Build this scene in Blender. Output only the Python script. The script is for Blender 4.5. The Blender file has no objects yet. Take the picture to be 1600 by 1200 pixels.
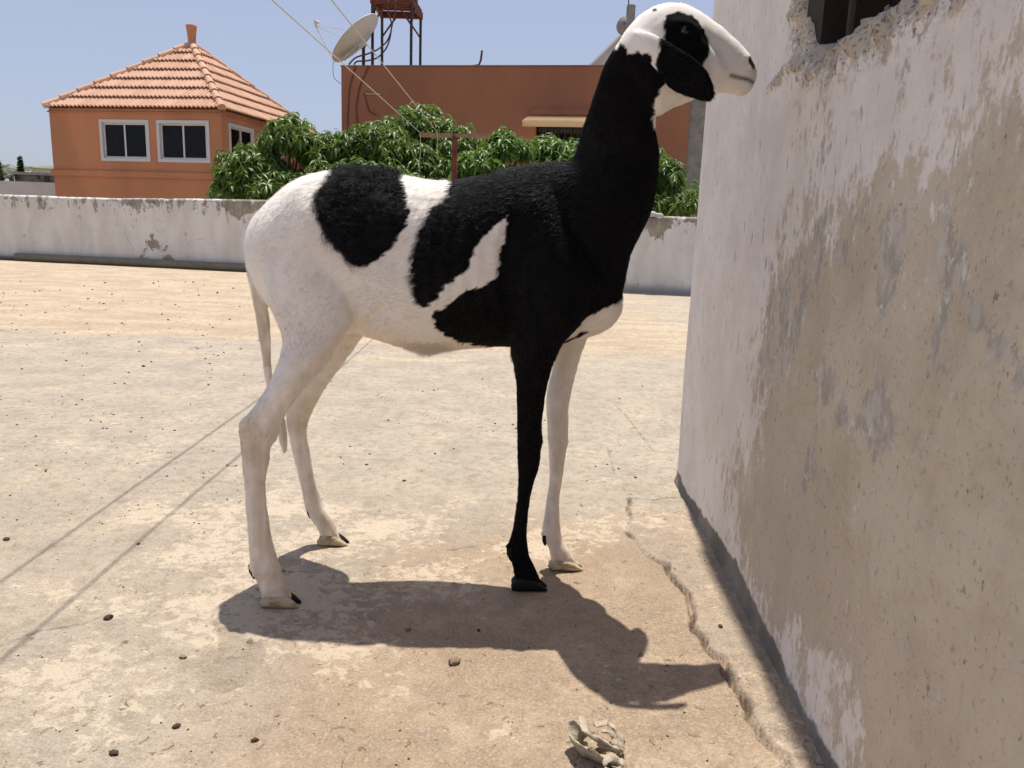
import bpy, math, random
import numpy as np
from mathutils import Matrix, Vector

random.seed(7)
rng = np.random.default_rng(11)
scene = bpy.context.scene
col = scene.collection

# ------------------------------------------------------------------ camera, sky, sun, exposure
CAM_H, PITCH, ROLL, FPX = 0.75, math.radians(11.4), math.radians(2.06), 1200.0
_fw = np.array([0, math.cos(PITCH), -math.sin(PITCH)])
_rt = np.array([1.0, 0, 0])
_up = np.cross(_rt, _fw)
RT = _rt * math.cos(ROLL) + _up * math.sin(ROLL)
UP = -_rt * math.sin(ROLL) + _up * math.cos(ROLL)
FW = _fw
CAM = np.array([0, 0, CAM_H])
cam_data = bpy.data.cameras.new('camera')
cam_data.sensor_width = 36.0
cam_data.lens = FPX / 1600.0 * 36.0
cam_data.clip_start = 0.02
cam_data.clip_end = 5000.0
cam_obj = bpy.data.objects.new('camera', cam_data)
col.objects.link(cam_obj)
M = Matrix(((RT[0], UP[0], -FW[0], CAM[0]), (RT[1], UP[1], -FW[1], CAM[1]), (RT[2], UP[2], -FW[2], CAM[2]), (0, 0, 0, 1)))
cam_obj.matrix_world = M
scene.camera = cam_obj

SUN = np.array([0.020, 0.245, 1.0])
SUN /= np.linalg.norm(SUN)                       # towards the sun
sun_el = math.asin(SUN[2])
sun_az = math.atan2(SUN[0], SUN[1])              # from +Y towards +X
world = bpy.data.worlds.new('World')
scene.world = world
world.use_nodes = True
wn = world.node_tree
bg = wn.nodes['Background']
sky = wn.nodes.new('ShaderNodeTexSky')
sky.sky_type = 'NISHITA'
sky.sun_disc = False
sky.sun_elevation = sun_el
sky.sun_rotation = sun_az
sky.altitude = 0
sky.air_density = 1.0
sky.dust_density = 1.6
sky.ozone_density = 3.0
haze_mix = wn.nodes.new('ShaderNodeMix')         # thin even dust veil over the whole sky
haze_mix.data_type = 'RGBA'
haze_mix.inputs[0].default_value = 0.6
haze_mix.inputs[7].default_value = (3.5, 3.7, 4.9, 1)
wn.links.new(sky.outputs[0], haze_mix.inputs[6])
wn.links.new(haze_mix.outputs[2], bg.inputs[0])
bg.inputs[1].default_value = 0.113
sd = bpy.data.lights.new('sun', 'SUN')
sd.energy = 4.75
sd.angle = math.radians(0.53)
sd.color = (1.0, 0.945, 0.86)
so = bpy.data.objects.new('sun', sd)
col.objects.link(so)
so.location = (0, 0, 30)
so.rotation_euler = Vector(SUN).to_track_quat('Z', 'Y').to_euler()
scene.view_settings.view_transform = 'Standard'
scene.view_settings.look = 'None'
scene.view_settings.gamma = 1.0
scene.view_settings.exposure = 0.28
scene.view_settings.use_curve_mapping = False
scene.cycles.max_bounces = 6
scene.cycles.diffuse_bounces = 4
scene.cycles.use_denoising = True
scene.cycles.use_adaptive_sampling = True
scene.cycles.adaptive_threshold = 0.03
scene.cycles.sample_clamp_indirect = 6.0

# ------------------------------------------------------------------ measuring helpers (photo pixel + a known plane -> a point of the place)
def ray(px, py):
    return RT * (px - 800) / FPX - UP * (py - 600) / FPX + FW
def atY(px, py, Y):
    d = ray(px, py); return CAM + d * ((Y - CAM[1]) / d[1])
def atZ(px, py, Z=0.0):
    d = ray(px, py); return CAM + d * ((Z - CAM[2]) / d[2])
def atPlane(px, py, p0, n):
    d = ray(px, py); return CAM + d * (np.dot(np.asarray(p0) - CAM, n) / np.dot(d, n))

# ------------------------------------------------------------------ noise in numpy
def _hash(ix, iy, iz, seed):
    h = (ix.astype(np.int64) * 374761393 + iy.astype(np.int64) * 668265263 + iz.astype(np.int64) * 2147483647 + seed * 974711) & 0xFFFFFFFF
    h = ((h ^ (h >> 13)) * 1274126177) & 0xFFFFFFFF
    h = ((h ^ (h >> 16)) * 2246822519) & 0xFFFFFFFF
    return ((h ^ (h >> 15)) & 0xFFFFFF) / float(0xFFFFFF)
def vnoise(p, seed=0):
    p = np.asarray(p, float)
    i = np.floor(p); f = p - i; f = f * f * (3 - 2 * f)
    ix, iy, iz = i[..., 0], i[..., 1], i[..., 2]
    r = 0
    for dx in (0, 1):
        for dy in (0, 1):
            for dz in (0, 1):
                w = (f[..., 0] if dx else 1 - f[..., 0]) * (f[..., 1] if dy else 1 - f[..., 1]) * (f[..., 2] if dz else 1 - f[..., 2])
                r = r + w * _hash(ix + dx, iy + dy, iz + dz, seed)
    return r * 2 - 1
def fbm(p, oct=4, seed=0, gain=0.5):
    r = 0; a = 1.0; s = 0
    p = np.asarray(p, float)
    for k in range(oct):
        r = r + a * vnoise(p * (2.03 ** k) + k * 17.3, seed + k); s += a; a *= gain
    return r / s
def p3(x, y, z=None):
    return np.stack([x, y, np.zeros_like(x) if z is None else z], -1)
def sstep(a, b, x):
    t = np.clip((x - a) / (b - a), 0, 1); return t * t * (3 - 2 * t)
def seg_dist(P, poly, closed=False):
    """distance from 2-D points to a polyline"""
    poly = np.asarray(poly, float); n = len(poly)
    d = np.full(len(P), 1e9)
    for k in range(n if closed else n - 1):
        a = poly[k]; b = poly[(k + 1) % n]; ab = b - a
        t = np.clip(((P - a) @ ab) / max(ab @ ab, 1e-12), 0, 1)
        q = a + t[:, None] * ab
        d = np.minimum(d, np.hypot(P[:, 0] - q[:, 0], P[:, 1] - q[:, 1]))
    return d
def inside(P, poly):
    poly = np.asarray(poly, float); r = np.zeros(len(P), bool); n = len(poly)
    for k in range(n):
        x1, y1 = poly[k]; x2, y2 = poly[(k + 1) % n]
        c = ((y1 > P[:, 1]) != (y2 > P[:, 1]))
        with np.errstate(divide='ignore', invalid='ignore'):
            xi = (x2 - x1) * (P[:, 1] - y1) / (y2 - y1 + 1e-15) + x1
        r ^= c & (P[:, 0] < xi)
    return r
def sdist(P, poly):
    d = seg_dist(P, poly, True); return np.where(inside(P, poly), -d, d)

# ------------------------------------------------------------------ objects
def tag(o, label=None, cat=None, group=None, kind=None):
    if label: o['label'] = label
    if cat: o['category'] = cat
    if group: o['group'] = group
    if kind: o['kind'] = kind
    return o
def empty(name, loc, label=None, cat=None, group=None):
    o = bpy.data.objects.new(name, None); o.location = loc; o.empty_display_size = 0.1
    col.objects.link(o)
    return tag(o, label, cat, group)
def world_loc(o):
    v = Vector(o.location); p = o.parent
    return v if p is None else v          # parts keep world coordinates through matrix_parent_inverse
def attach(o, parent):
    if parent is not None:
        o.parent = parent
        m = Matrix.Translation(parent.location)
        if parent.parent is not None:
            m = Matrix.Identity(4) if parent.type == 'MESH' else m
        o.matrix_parent_inverse = m.inverted()
    return o
def mesh_data(name, verts, faces, smooth=False):
    me = bpy.data.meshes.new(name)
    v = np.asarray(verts, float)
    me.from_pydata(v.tolist() if len(v) else [], [], [list(map(int, f)) for f in faces])
    if smooth: me.polygons.foreach_set('use_smooth', np.ones(len(me.polygons), bool))
    me.update()
    return me
def mesh_fast(name, verts, quads, smooth=True):
    me = bpy.data.meshes.new(name)
    verts = np.ascontiguousarray(verts, np.float32); quads = np.ascontiguousarray(quads, np.int32)
    k = quads.shape[1]; nf = len(quads)
    me.vertices.add(len(verts)); me.vertices.foreach_set('co', verts.ravel())
    me.loops.add(nf * k); me.loops.foreach_set('vertex_index', quads.ravel())
    me.polygons.add(nf)
    me.polygons.foreach_set('loop_start', np.arange(0, nf * k, k, dtype=np.int32))
    try: me.polygons.foreach_set('loop_total', np.full(nf, k, np.int32))
    except Exception: pass
    me.update(calc_edges=True)
    me.polygons.foreach_set('use_smooth', np.full(nf, smooth, bool))
    me.validate()
    return me
def obj(name, me, mat=None, parent=None):
    o = bpy.data.objects.new(name, me)
    if mat is not None and len(me.materials) == 0: me.materials.append(mat)
    col.objects.link(o)
    return attach(o, parent)
def set_color(me, name, c):
    a = me.attributes.new(name, 'FLOAT_COLOR', 'POINT')
    c = np.asarray(c, np.float32)
    if c.shape[1] == 3: c = np.concatenate([c, np.ones((len(c), 1), np.float32)], 1)
    a.data.foreach_set('color', np.ascontiguousarray(c).ravel())
def set_float(me, name, f):
    a = me.attributes.new(name, 'FLOAT', 'POINT')
    a.data.foreach_set('value', np.ascontiguousarray(f, np.float32))

class MB:
    """collects simple shapes into one mesh"""
    def __init__(s): s.v = []; s.f = []
    def add(s, v, f):
        b = len(s.v); s.v.extend([tuple(map(float, p)) for p in v]); s.f.extend([tuple(int(i) + b for i in q) for q in f]); return s
    def box(s, lo, hi, ax=None, o=None, bev=0.0):
        lo = np.array(lo, float); hi = np.array(hi, float)
        v = np.array([[x, y, z] for x in (lo[0], hi[0]) for y in (lo[1], hi[1]) for z in (lo[2], hi[2])])
        if ax is not None: v = np.asarray(o) + v @ np.asarray(ax)
        return s.add(v, [(0, 1, 3, 2), (4, 6, 7, 5), (0, 4, 5, 1), (2, 3, 7, 6), (0, 2, 6, 4), (1, 5, 7, 3)])
    def tube(s, pts, r, n=8, caps=True):
        pts = np.asarray(pts, float); m = len(pts)
        r = np.broadcast_to(np.asarray(r, float), (m,))
        t = np.gradient(pts, axis=0); t /= np.linalg.norm(t, axis=1)[:, None] + 1e-12
        up = np.array([0, 0, 1.0]) if abs(t[0][2]) < 0.9 else np.array([1.0, 0, 0])
        vs = []
        a = np.arange(n) * 2 * math.pi / n
        u = np.cross(t[0], up); u /= np.linalg.norm(u)
        for k in range(m):
            u = u - t[k] * (u @ t[k]); u /= np.linalg.norm(u); w = np.cross(t[k], u)
            vs.append(pts[k] + r[k] * (np.cos(a)[:, None] * u + np.sin(a)[:, None] * w))
        v = np.concatenate(vs)
        f = [(k * n + j, k * n + (j + 1) % n, (k + 1) * n + (j + 1) % n, (k + 1) * n + j) for k in range(m - 1) for j in range(n)]
        if caps: f += [tuple(range(n))[::-1], tuple((m - 1) * n + j for j in range(n))]
        return s.add(v, f)
    def lathe(s, prof, o, n=24, axis=(0, 0, 1)):
        axis = np.array(axis, float); axis /= np.linalg.norm(axis)
        up = np.array([0, 0, 1.0]) if abs(axis[2]) < 0.9 else np.array([1.0, 0, 0])
        u = np.cross(axis, up); u /= np.linalg.norm(u); w = np.cross(axis, u)
        a = np.arange(n) * 2 * math.pi / n
        v = np.concatenate([np.asarray(o) + axis * z + r * (np.cos(a)[:, None] * u + np.sin(a)[:, None] * w) for r, z in prof])
        m = len(prof)
        f = [(k * n + j, k * n + (j + 1) % n, (k + 1) * n + (j + 1) % n, (k + 1) * n + j) for k in range(m - 1) for j in range(n)]
        return s.add(v, f)
    def build(s, name, mat, parent=None, smooth=False):
        return obj(name, mesh_data(name, s.v, s.f, smooth), mat, parent)

# ------------------------------------------------------------------ materials
class NT:
    def __init__(s, name, rough=0.8, spec=0.3):
        s.m = bpy.data.materials.new(name); s.m.use_nodes = True
        s.t = s.m.node_tree; s.b = s.t.nodes['Principled BSDF']
        s.b.inputs['Roughness'].default_value = rough
        s.b.inputs['Specular IOR Level'].default_value = spec
    def n(s, typ, **kw):
        nd = s.t.nodes.new(typ)
        for k, v in kw.items(): setattr(nd, k, v)
        return nd
    def put(s, sock, v):
        if hasattr(v, 'is_output') or isinstance(v, bpy.types.NodeSocket): s.t.links.new(v, sock)
        else: sock.default_value = v if not (isinstance(v, tuple) and len(v) == 3 and sock.type == 'RGBA') else (*v, 1)
    def coord(s, scale=(1, 1, 1), kind='Object', warp=None):
        c = s.n('ShaderNodeTexCoord').outputs[kind]
        mp = s.n('ShaderNodeMapping'); s.put(mp.inputs[0], c); mp.inputs['Scale'].default_value = scale
        return mp.outputs[0]
    def noise(s, co, scale, detail=6, rough=0.55, dist=0.0, out=0):
        nd = s.n('ShaderNodeTexNoise'); s.put(nd.inputs['Vector'], co)
        nd.inputs['Scale'].default_value = scale; nd.inputs['Detail'].default_value = detail
        nd.inputs['Roughness'].default_value = rough; nd.inputs['Distortion'].default_value = dist
        return nd.outputs[out]
    def voro(s, co, scale, feature='F1', out='Distance'):
        nd = s.n('ShaderNodeTexVoronoi', feature=feature); s.put(nd.inputs['Vector'], co); nd.inputs['Scale'].default_value = scale
        return nd.outputs[out]
    def ramp(s, v, a, b, lo=0.0, hi=1.0):
        nd = s.n('ShaderNodeMapRange', interpolation_type='SMOOTHSTEP'); s.put(nd.inputs[0], v)
        s.put(nd.inputs[1], a); s.put(nd.inputs[2], b); nd.inputs[3].default_value = lo; nd.inputs[4].default_value = hi
        return nd.outputs[0]
    def math(s, op, a, b=0.0, c=0.0, clamp=False):
        nd = s.n('ShaderNodeMath', operation=op, use_clamp=clamp); s.put(nd.inputs[0], a); s.put(nd.inputs[1], b); s.put(nd.inputs[2], c)
        return nd.outputs[0]
    def mix(s, f, a, b, mode='MIX'):
        nd = s.n('ShaderNodeMix', data_type='RGBA', blend_type=mode)
        s.put(nd.inputs['Factor'], f) if False else s.put(nd.inputs[0], f)
        s.put(nd.inputs[6], a); s.put(nd.inputs[7], b)
        return nd.outputs[2]
    def attr(s, name, out='Color'):
        nd = s.n('ShaderNodeAttribute'); nd.attribute_name = name; return nd.outputs[out]
    def sep(s, v):
        nd = s.n('ShaderNodeSeparateXYZ'); s.put(nd.inputs[0], v); return nd.outputs
    def bump(s, h, strength=0.5, dist=0.01, prev=None):
        nd = s.n('ShaderNodeBump'); nd.inputs['Strength'].default_value = strength; nd.inputs['Distance'].default_value = dist
        s.put(nd.inputs['Height'], h)
        if prev is not None: s.put(nd.inputs['Normal'], prev)
        return nd.outputs[0]
    def done(s, color=None, normal=None, rough=None):
        if color is not None: s.put(s.b.inputs['Base Color'], color)
        if normal is not None: s.put(s.b.inputs['Normal'], normal)
        if rough is not None: s.put(s.b.inputs['Roughness'], rough)
        return s.m

def painted(name, c, var=0.12, scale=1.5, rough=0.75, bump=0.15, spec=0.25, streak=False, fine=60):
    t = NT(name, rough, spec)
    co = t.coord((1, 1, 0.35) if streak else (1, 1, 1))
    a = t.noise(co, scale, 7, 0.6)
    b = t.noise(t.coord(), fine, 4, 0.6)
    c1 = tuple(x * (1 - var) for x in c); c2 = tuple(min(1, x * (1 + var)) for x in c)
    k = t.mix(t.ramp(a, 0.3, 0.7), c1, c2)
    k = t.mix(t.math('MULTIPLY', t.ramp(b, 0.45, 0.75), var), k, tuple(x * 0.6 for x in c))
    return t.done(k, t.bump(b, bump, 0.01))

def mat_terrace():
    t = NT('weathered_concrete', 0.92, 0.12)
    co = t.coord()
    mid = t.noise(co, 4.5, 5, 0.62)
    fine = t.noise(co, 30, 6, 0.75)
    grit = t.noise(co, 210, 3, 0.7)
    z = t.sep(t.attr('zone'))          # x: warm brown, y: sand, z: pale flakes
    grey = t.mix(t.ramp(mid, 0.35, 0.65), (0.365, 0.317, 0.255), (0.455, 0.405, 0.333))
    brown = t.mix(t.ramp(mid, 0.35, 0.65), (0.325, 0.237, 0.160), (0.43, 0.325, 0.230))
    sn = t.noise(t.coord((0.8, 1.3, 1)), 2.4, 6, 0.68)
    sand = t.mix(t.ramp(sn, 0.38, 0.62), (0.42, 0.322, 0.222), (0.525, 0.425, 0.308))
    c = t.mix(t.math('ADD', z[0], t.math('MULTIPLY', t.math('SUBTRACT', mid, 0.5), 2.2), clamp=True), grey, brown)
    sf = t.ramp(t.math('ADD', z[1], t.math('MULTIPLY', t.math('SUBTRACT', sn, 0.5), 2.2)), 0.3, 0.75)
    c = t.mix(sf, c, sand)
    # patchy darker film
    c = t.mix(t.ramp(fine, 0.45, 0.64, 0, 0.5), c, (0.235, 0.18, 0.125))
    c = t.mix(t.ramp(t.noise(co, 12, 4, 0.7), 0.52, 0.66, 0, 0.5), c, (0.27, 0.215, 0.16))
    # pale flaked laitance, in small ragged scabs
    fl = t.noise(t.coord((1, 1.2, 1)), 34, 6, 0.72, 0.4)
    fa = t.math('ADD', fl, t.math('MULTIPLY', z[2], 0.16))
    fa = t.math('ADD', fa, t.math('MULTIPLY', t.math('SUBTRACT', mid, 0.5), 0.75))
    ff = t.ramp(fa, 0.59, 0.65)
    c = t.mix(t.math('MULTIPLY', ff, 0.58), c, (0.60, 0.505, 0.385))
    c = t.mix(t.ramp(grit, 0.50, 0.66, 0, 0.5), c, (0.54, 0.455, 0.35))
    c = t.mix(t.ramp(grit, 0.44, 0.32, 0, 0.55), c, (0.18, 0.14, 0.10))
    c = t.mix(t.ramp(t.noise(co, 42, 3, 0.6), 0.655, 0.69, 0, 0.75), c, (0.15, 0.115, 0.085))
    c = t.mix(1.0, c, t.attr('tone'), 'MULTIPLY')
    return t.done(c, t.bump(t.noise(co, 48, 5, 0.85), 1.0, 0.007))

def mat_roomwall():
    t = NT('peeling_whitewash', 0.85, 0.2)
    co = t.coord()
    a = t.sep(t.attr('zone'))          # x: white paint amount, y: grey cement patch, z: rust/dirt and painted crevice dark
    st = t.noise(t.coord((1, 1.0, 0.42)), 52, 6, 0.78)      # vertical streaky wear
    st2 = t.noise(t.coord((1, 1, 0.75)), 13, 6, 0.72)
    bl = t.noise(co, 7, 5, 0.65)
    hf = t.noise(co, 110, 4, 0.7)
    w = t.math('ADD', a[0], t.math('ADD', t.math('MULTIPLY', t.math('SUBTRACT', st, 0.5), 1.8), t.math('MULTIPLY', t.math('SUBTRACT', st2, 0.5), 2.3)))
    wf = t.ramp(w, 0.41, 0.66)
    tan = t.mix(t.ramp(bl, 0.35, 0.65), (0.52, 0.437, 0.325), (0.64, 0.56, 0.44))
    tan = t.mix(t.ramp(t.noise(co, 2.4, 3), 0.45, 0.62, 0, 0.6), tan, (0.57, 0.475, 0.375))
    tan = t.mix(t.ramp(hf, 0.56, 0.68, 0, 0.5), tan, (0.24, 0.18, 0.115))
    tan = t.mix(t.ramp(t.noise(t.coord((1, 1, 0.75)), 70, 3, 0.6), 0.655, 0.70, 0, 0.65), tan, (0.18, 0.135, 0.09))
    tan = t.mix(t.math('MULTIPLY', t.ramp(st, 0.44, 0.62, 0.04, 0.42), t.ramp(a[0], 0.0, 0.35, 0.55, 1.0)), tan, (0.62, 0.57, 0.50))
    grey = t.mix(t.ramp(t.noise(t.coord((1, 1, 0.6)), 34, 5, 0.75), 0.4, 0.62), (0.36, 0.33, 0.29), (0.57, 0.54, 0.50))
    gn = t.noise(t.coord((1, 1, 0.6)), 18, 6, 0.75)
    gf = t.ramp(t.math('ADD', a[1], t.math('MULTIPLY', t.math('SUBTRACT', gn, 0.5), 3.6)), 0.44, 0.60)
    c = t.mix(t.math('MULTIPLY', gf, 0.8), tan, grey)
    white = t.mix(t.ramp(bl, 0.35, 0.65), (0.75, 0.695, 0.63), (0.84, 0.79, 0.735))
    white = t.mix(t.ramp(t.noise(t.coord((1, 1, 0.22)), 75, 4, 0.65), 0.62, 0.68, 0, 0.75), white, (0.36, 0.305, 0.24))
    c = t.mix(wf, c, white)
    # scratched loose flakes on the bare plaster
    fl = t.noise(t.coord((1, 1, 0.55)), 40, 6, 0.8, 0.5)
    c = t.mix(t.math('MULTIPLY', t.ramp(fl, 0.575, 0.62), t.ramp(t.math('ADD', a[1], t.math('MULTIPLY', a[0], 0.8)), 0.06, 0.5, 0.10, 0.95)), c, (0.70, 0.66, 0.61))
    ru = t.ramp(t.math('ADD', a[2], t.math('MULTIPLY', t.math('SUBTRACT', t.noise(co, 30, 6, 0.75), 0.5), 2.4)), 0.45, 0.75)
    c = t.mix(t.math('MULTIPLY', ru, 0.7), c, t.mix(t.ramp(st2, 0.42, 0.58), (0.34, 0.28, 0.21), (0.52, 0.39, 0.24)))
    c = t.mix(t.math('MULTIPLY', t.ramp(hf, 0.52, 0.62), t.ramp(a[2], 0.3, 0.65, 0, 0.8)), c, (0.15, 0.12, 0.09))  # crevice shade of the broken plaster painted as dark pits
    sk = t.ramp(t.math('ADD', t.attr('foot_shade_stain', 'Fac'), t.math('MULTIPLY', t.math('SUBTRACT', st2, 0.5), 1.2)), 0.42, 0.58)
    c = t.mix(sk, c, t.mix(t.ramp(bl, 0.35, 0.65), (0.17, 0.15, 0.13), (0.27, 0.245, 0.215)))  # wall foot: ragged stain plus the base shadow band painted dark grey
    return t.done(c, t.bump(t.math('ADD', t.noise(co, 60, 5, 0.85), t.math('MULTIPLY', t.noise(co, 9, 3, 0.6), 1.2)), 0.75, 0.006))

def mat_parapet():
    t = NT('stained_parapet_plaster', 0.9, 0.15)
    co = t.coord(); z = t.sep(co)[2]
    n1 = t.noise(co, 1.3, 6, 0.68); n2 = t.noise(co, 6, 5, 0.7); n3 = t.noise(t.coord((1, 1, 0.3)), 4, 6, 0.6)
    c = t.mix(t.ramp(n3, 0.3, 0.7), (0.60, 0.575, 0.53), (0.72, 0.70, 0.665))
    c = t.mix(t.ramp(n2, 0.5, 0.75, 0, 0.35), c, (0.45, 0.42, 0.37))
    top = t.ramp(z, 0.62, 0.97)
    pf = t.ramp(t.math('ADD', n1, t.math('MULTIPLY', top, 0.13)), 0.64, 0.66)
    c = t.mix(pf, c, t.mix(t.ramp(n2, 0.35, 0.65), (0.26, 0.235, 0.19), (0.36, 0.325, 0.26)))
    sf = t.ramp(t.math('ADD', t.noise(t.coord((1, 1, 0.45)), 9, 6, 0.75), t.math('MULTIPLY', top, 0.14)), 0.64, 0.68)
    c = t.mix(t.math('MULTIPLY', sf, 0.75), c, (0.20, 0.175, 0.145))
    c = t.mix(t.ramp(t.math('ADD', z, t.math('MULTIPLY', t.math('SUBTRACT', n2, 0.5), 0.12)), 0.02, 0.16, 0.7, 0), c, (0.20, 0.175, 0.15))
    ck = t.voro(t.mix(0.3, co, t.noise(co, 3, 4, 0.6, 0, 1)), 1.6, 'DISTANCE_TO_EDGE')
    c = t.mix(t.math('MULTIPLY', t.ramp(ck, 0, 0.008, 1, 0), t.ramp(n1, 0.5, 0.6, 0, 0.7)), c, (0.15, 0.13, 0.11))
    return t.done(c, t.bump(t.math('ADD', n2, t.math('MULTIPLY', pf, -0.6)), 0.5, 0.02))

def mat_leaf(name, c1, c2):
    t = NT(name, 0.42, 0.45)
    r = t.attr('rnd', 'Fac')
    c = t.mix(r, c1, c2)
    t.done(c)
    tr = t.n('ShaderNodeBsdfTranslucent'); t.put(tr.inputs[0], t.mix(0.5, c, (0.16, 0.24, 0.03)))
    mx = t.n('ShaderNodeMixShader'); mx.inputs[0].default_value = 0.38
    t.t.links.new(t.b.outputs[0], mx.inputs[1]); t.t.links.new(tr.outputs[0], mx.inputs[2])
    t.t.links.new(mx.outputs[0], t.t.nodes['Material Output'].inputs[0])
    return t.m

def mat_tile():
    t = NT('terracotta_tile', 0.8, 0.2)
    oi = t.n('ShaderNodeObjectInfo').outputs['Random']
    co = t.coord(kind='Object')
    c = t.mix(oi, (0.50, 0.295, 0.195), (0.60, 0.38, 0.265))
    c = t.mix(t.ramp(t.noise(co, 9, 6, 0.65), 0.45, 0.75, 0, 0.5), c, (0.62, 0.44, 0.33))
    return t.done(c, t.bump(t.noise(co, 40, 4), 0.2, 0.01))

def mat_glass(name):
    t = NT(name, 0.05, 0.5)
    t.b.inputs['Base Color'].default_value = (0.012, 0.012, 0.013, 1)
    tr = t.n('ShaderNodeBsdfTransparent'); tr.inputs[0].default_value = (0.42, 0.40, 0.38, 1)
    mx = t.n('ShaderNodeMixShader'); mx.inputs[0].default_value = 0.62
    t.t.links.new(t.b.outputs[0], mx.inputs[1]); t.t.links.new(tr.outputs[0], mx.inputs[2]); t.t.links.new(mx.outputs[0], t.t.nodes['Material Output'].inputs[0])
    return t.m

def mat_plain(name, c, rough=0.6, spec=0.3, metal=0.0, var=0.25, scale=30, bump=0.2):
    t = NT(name, rough, spec)
    t.b.inputs['Metallic'].default_value = metal
    co = t.coord()
    n = t.noise(co, scale, 6, 0.65)
    k = t.mix(t.ramp(n, 0.3, 0.75), c, tuple(x * (1 - var) for x in c))
    return t.done(k, t.bump(n, bump, 0.004))

def mat_body():
    t = NT('sheep_skin', 0.9, 0.05)
    return t.done(t.attr('coat'))

def mat_hair():
    t = NT('sheep_hair')
    for nd in list(t.t.nodes):
        if nd.type == 'BSDF_PRINCIPLED': t.t.nodes.remove(nd)
    c = t.attr('coat')
    d = t.n('ShaderNodeBsdfDiffuse'); t.put(d.inputs[0], c)
    tr = t.n('ShaderNodeBsdfTranslucent'); t.put(tr.inputs[0], c)
    mx = t.n('ShaderNodeMixShader'); mx.inputs[0].default_value = 0.5
    t.t.links.new(d.outputs[0], mx.inputs[1]); t.t.links.new(tr.outputs[0], mx.inputs[2])
    g = t.n('ShaderNodeBsdfGlossy'); g.inputs['Roughness'].default_value = 0.38; g.inputs[0].default_value = (0.9, 0.92, 1.0, 1)
    mx2 = t.n('ShaderNodeMixShader'); mx2.inputs[0].default_value = 0.032
    t.t.links.new(mx.outputs[0], mx2.inputs[1]); t.t.links.new(g.outputs[0], mx2.inputs[2])
    t.t.links.new(mx2.outputs[0], t.t.nodes['Material Output'].inputs[0])
    return t.m

M_TERR = mat_terrace()
M_ROOM = mat_roomwall()
M_PARA = mat_parapet()
M_TILE = mat_tile()
M_GLASS = mat_glass('dark_window_glass')
M_HOUSE = painted('house_orange_paint', (0.50, 0.222, 0.112), 0.13, 0.8, 0.8, 0.15, streak=True)
M_BLD = painted('building_brown_paint', (0.305, 0.138, 0.078), 0.13, 0.5, 0.85, 0.15, streak=True)
M_ALU = mat_plain('white_aluminium', (0.62, 0.61, 0.60), 0.45, 0.4, 0.0, 0.1)
M_CONC = mat_plain('grey_concrete', (0.30, 0.285, 0.26), 0.9, 0.2, 0.0, 0.35, 6)
M_RUST = mat_plain('rusty_red_steel', (0.165, 0.045, 0.028), 0.75, 0.3, 0.0, 0.5, 14)
M_DARKSTEEL = mat_plain('dark_steel', (0.045, 0.038, 0.035), 0.6, 0.3, 0.0, 0.4)
M_DISH = mat_plain('dish_grey_paint', (0.60, 0.59, 0.56), 0.55, 0.3, 0.0, 0.12, 6)
M_WIRE = mat_plain('pale_wire', (0.50, 0.46, 0.36), 0.6, 0.3)
M_HOSE = mat_plain('reddish_hose', (0.13, 0.055, 0.045), 0.6, 0.3)
M_BLACKPL = mat_plain('black_plastic', (0.02, 0.02, 0.022), 0.5, 0.4)
M_PIPE = mat_plain('olive_plastic_pipe', (0.20, 0.175, 0.12), 0.55, 0.3, 0.0, 0.25, 8)
M_BARK = mat_plain('bark', (0.14, 0.11, 0.08), 0.95, 0.1, 0.0, 0.4, 12, 0.6)
M_LEAF = mat_leaf('mango_leaf', (0.058, 0.112, 0.018), (0.185, 0.275, 0.058))
M_LEAFY = mat_leaf('young_mango_leaf', (0.070, 0.15, 0.022), (0.16, 0.27, 0.050))
M_CONIFER = mat_leaf('conifer_leaf', (0.025, 0.05, 0.022), (0.05, 0.085, 0.035))
M_CREAM = painted('cream_paint', (0.66, 0.56, 0.41), 0.06)
def mat_awning():
    t = NT('cream_awning_cloth', 0.9, 0.1); c = (0.80, 0.66, 0.46); t.done(c)
    tr = t.n('ShaderNodeBsdfTranslucent'); tr.inputs[0].default_value = (*c, 1)
    mx = t.n('ShaderNodeMixShader'); mx.inputs[0].default_value = 0.78
    t.t.links.new(t.b.outputs[0], mx.inputs[1]); t.t.links.new(tr.outputs[0], mx.inputs[2]); t.t.links.new(mx.outputs[0], t.t.nodes['Material Output'].inputs[0])
    return t.m
M_AWN = mat_awning()
M_WOOD = mat_plain('dark_wood', (0.034, 0.022, 0.016), 0.7, 0.3, 0.0, 0.4, 10)
M_CLOTH = mat_plain('dirty_cloth', (0.50, 0.43, 0.335), 0.95, 0.1, 0.0, 0.45, 70, 0.8)
M_CLOD = mat_plain('dark_clod', (0.085, 0.06, 0.04), 0.95, 0.1, 0.0, 0.5, 60, 0.8)
M_CLODL = mat_plain('pale_clod', (0.27, 0.20, 0.135), 0.95, 0.1, 0.0, 0.4, 60, 0.8)
M_FARW = painted('far_white_paint', (0.50, 0.49, 0.48), 0.08)

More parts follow.
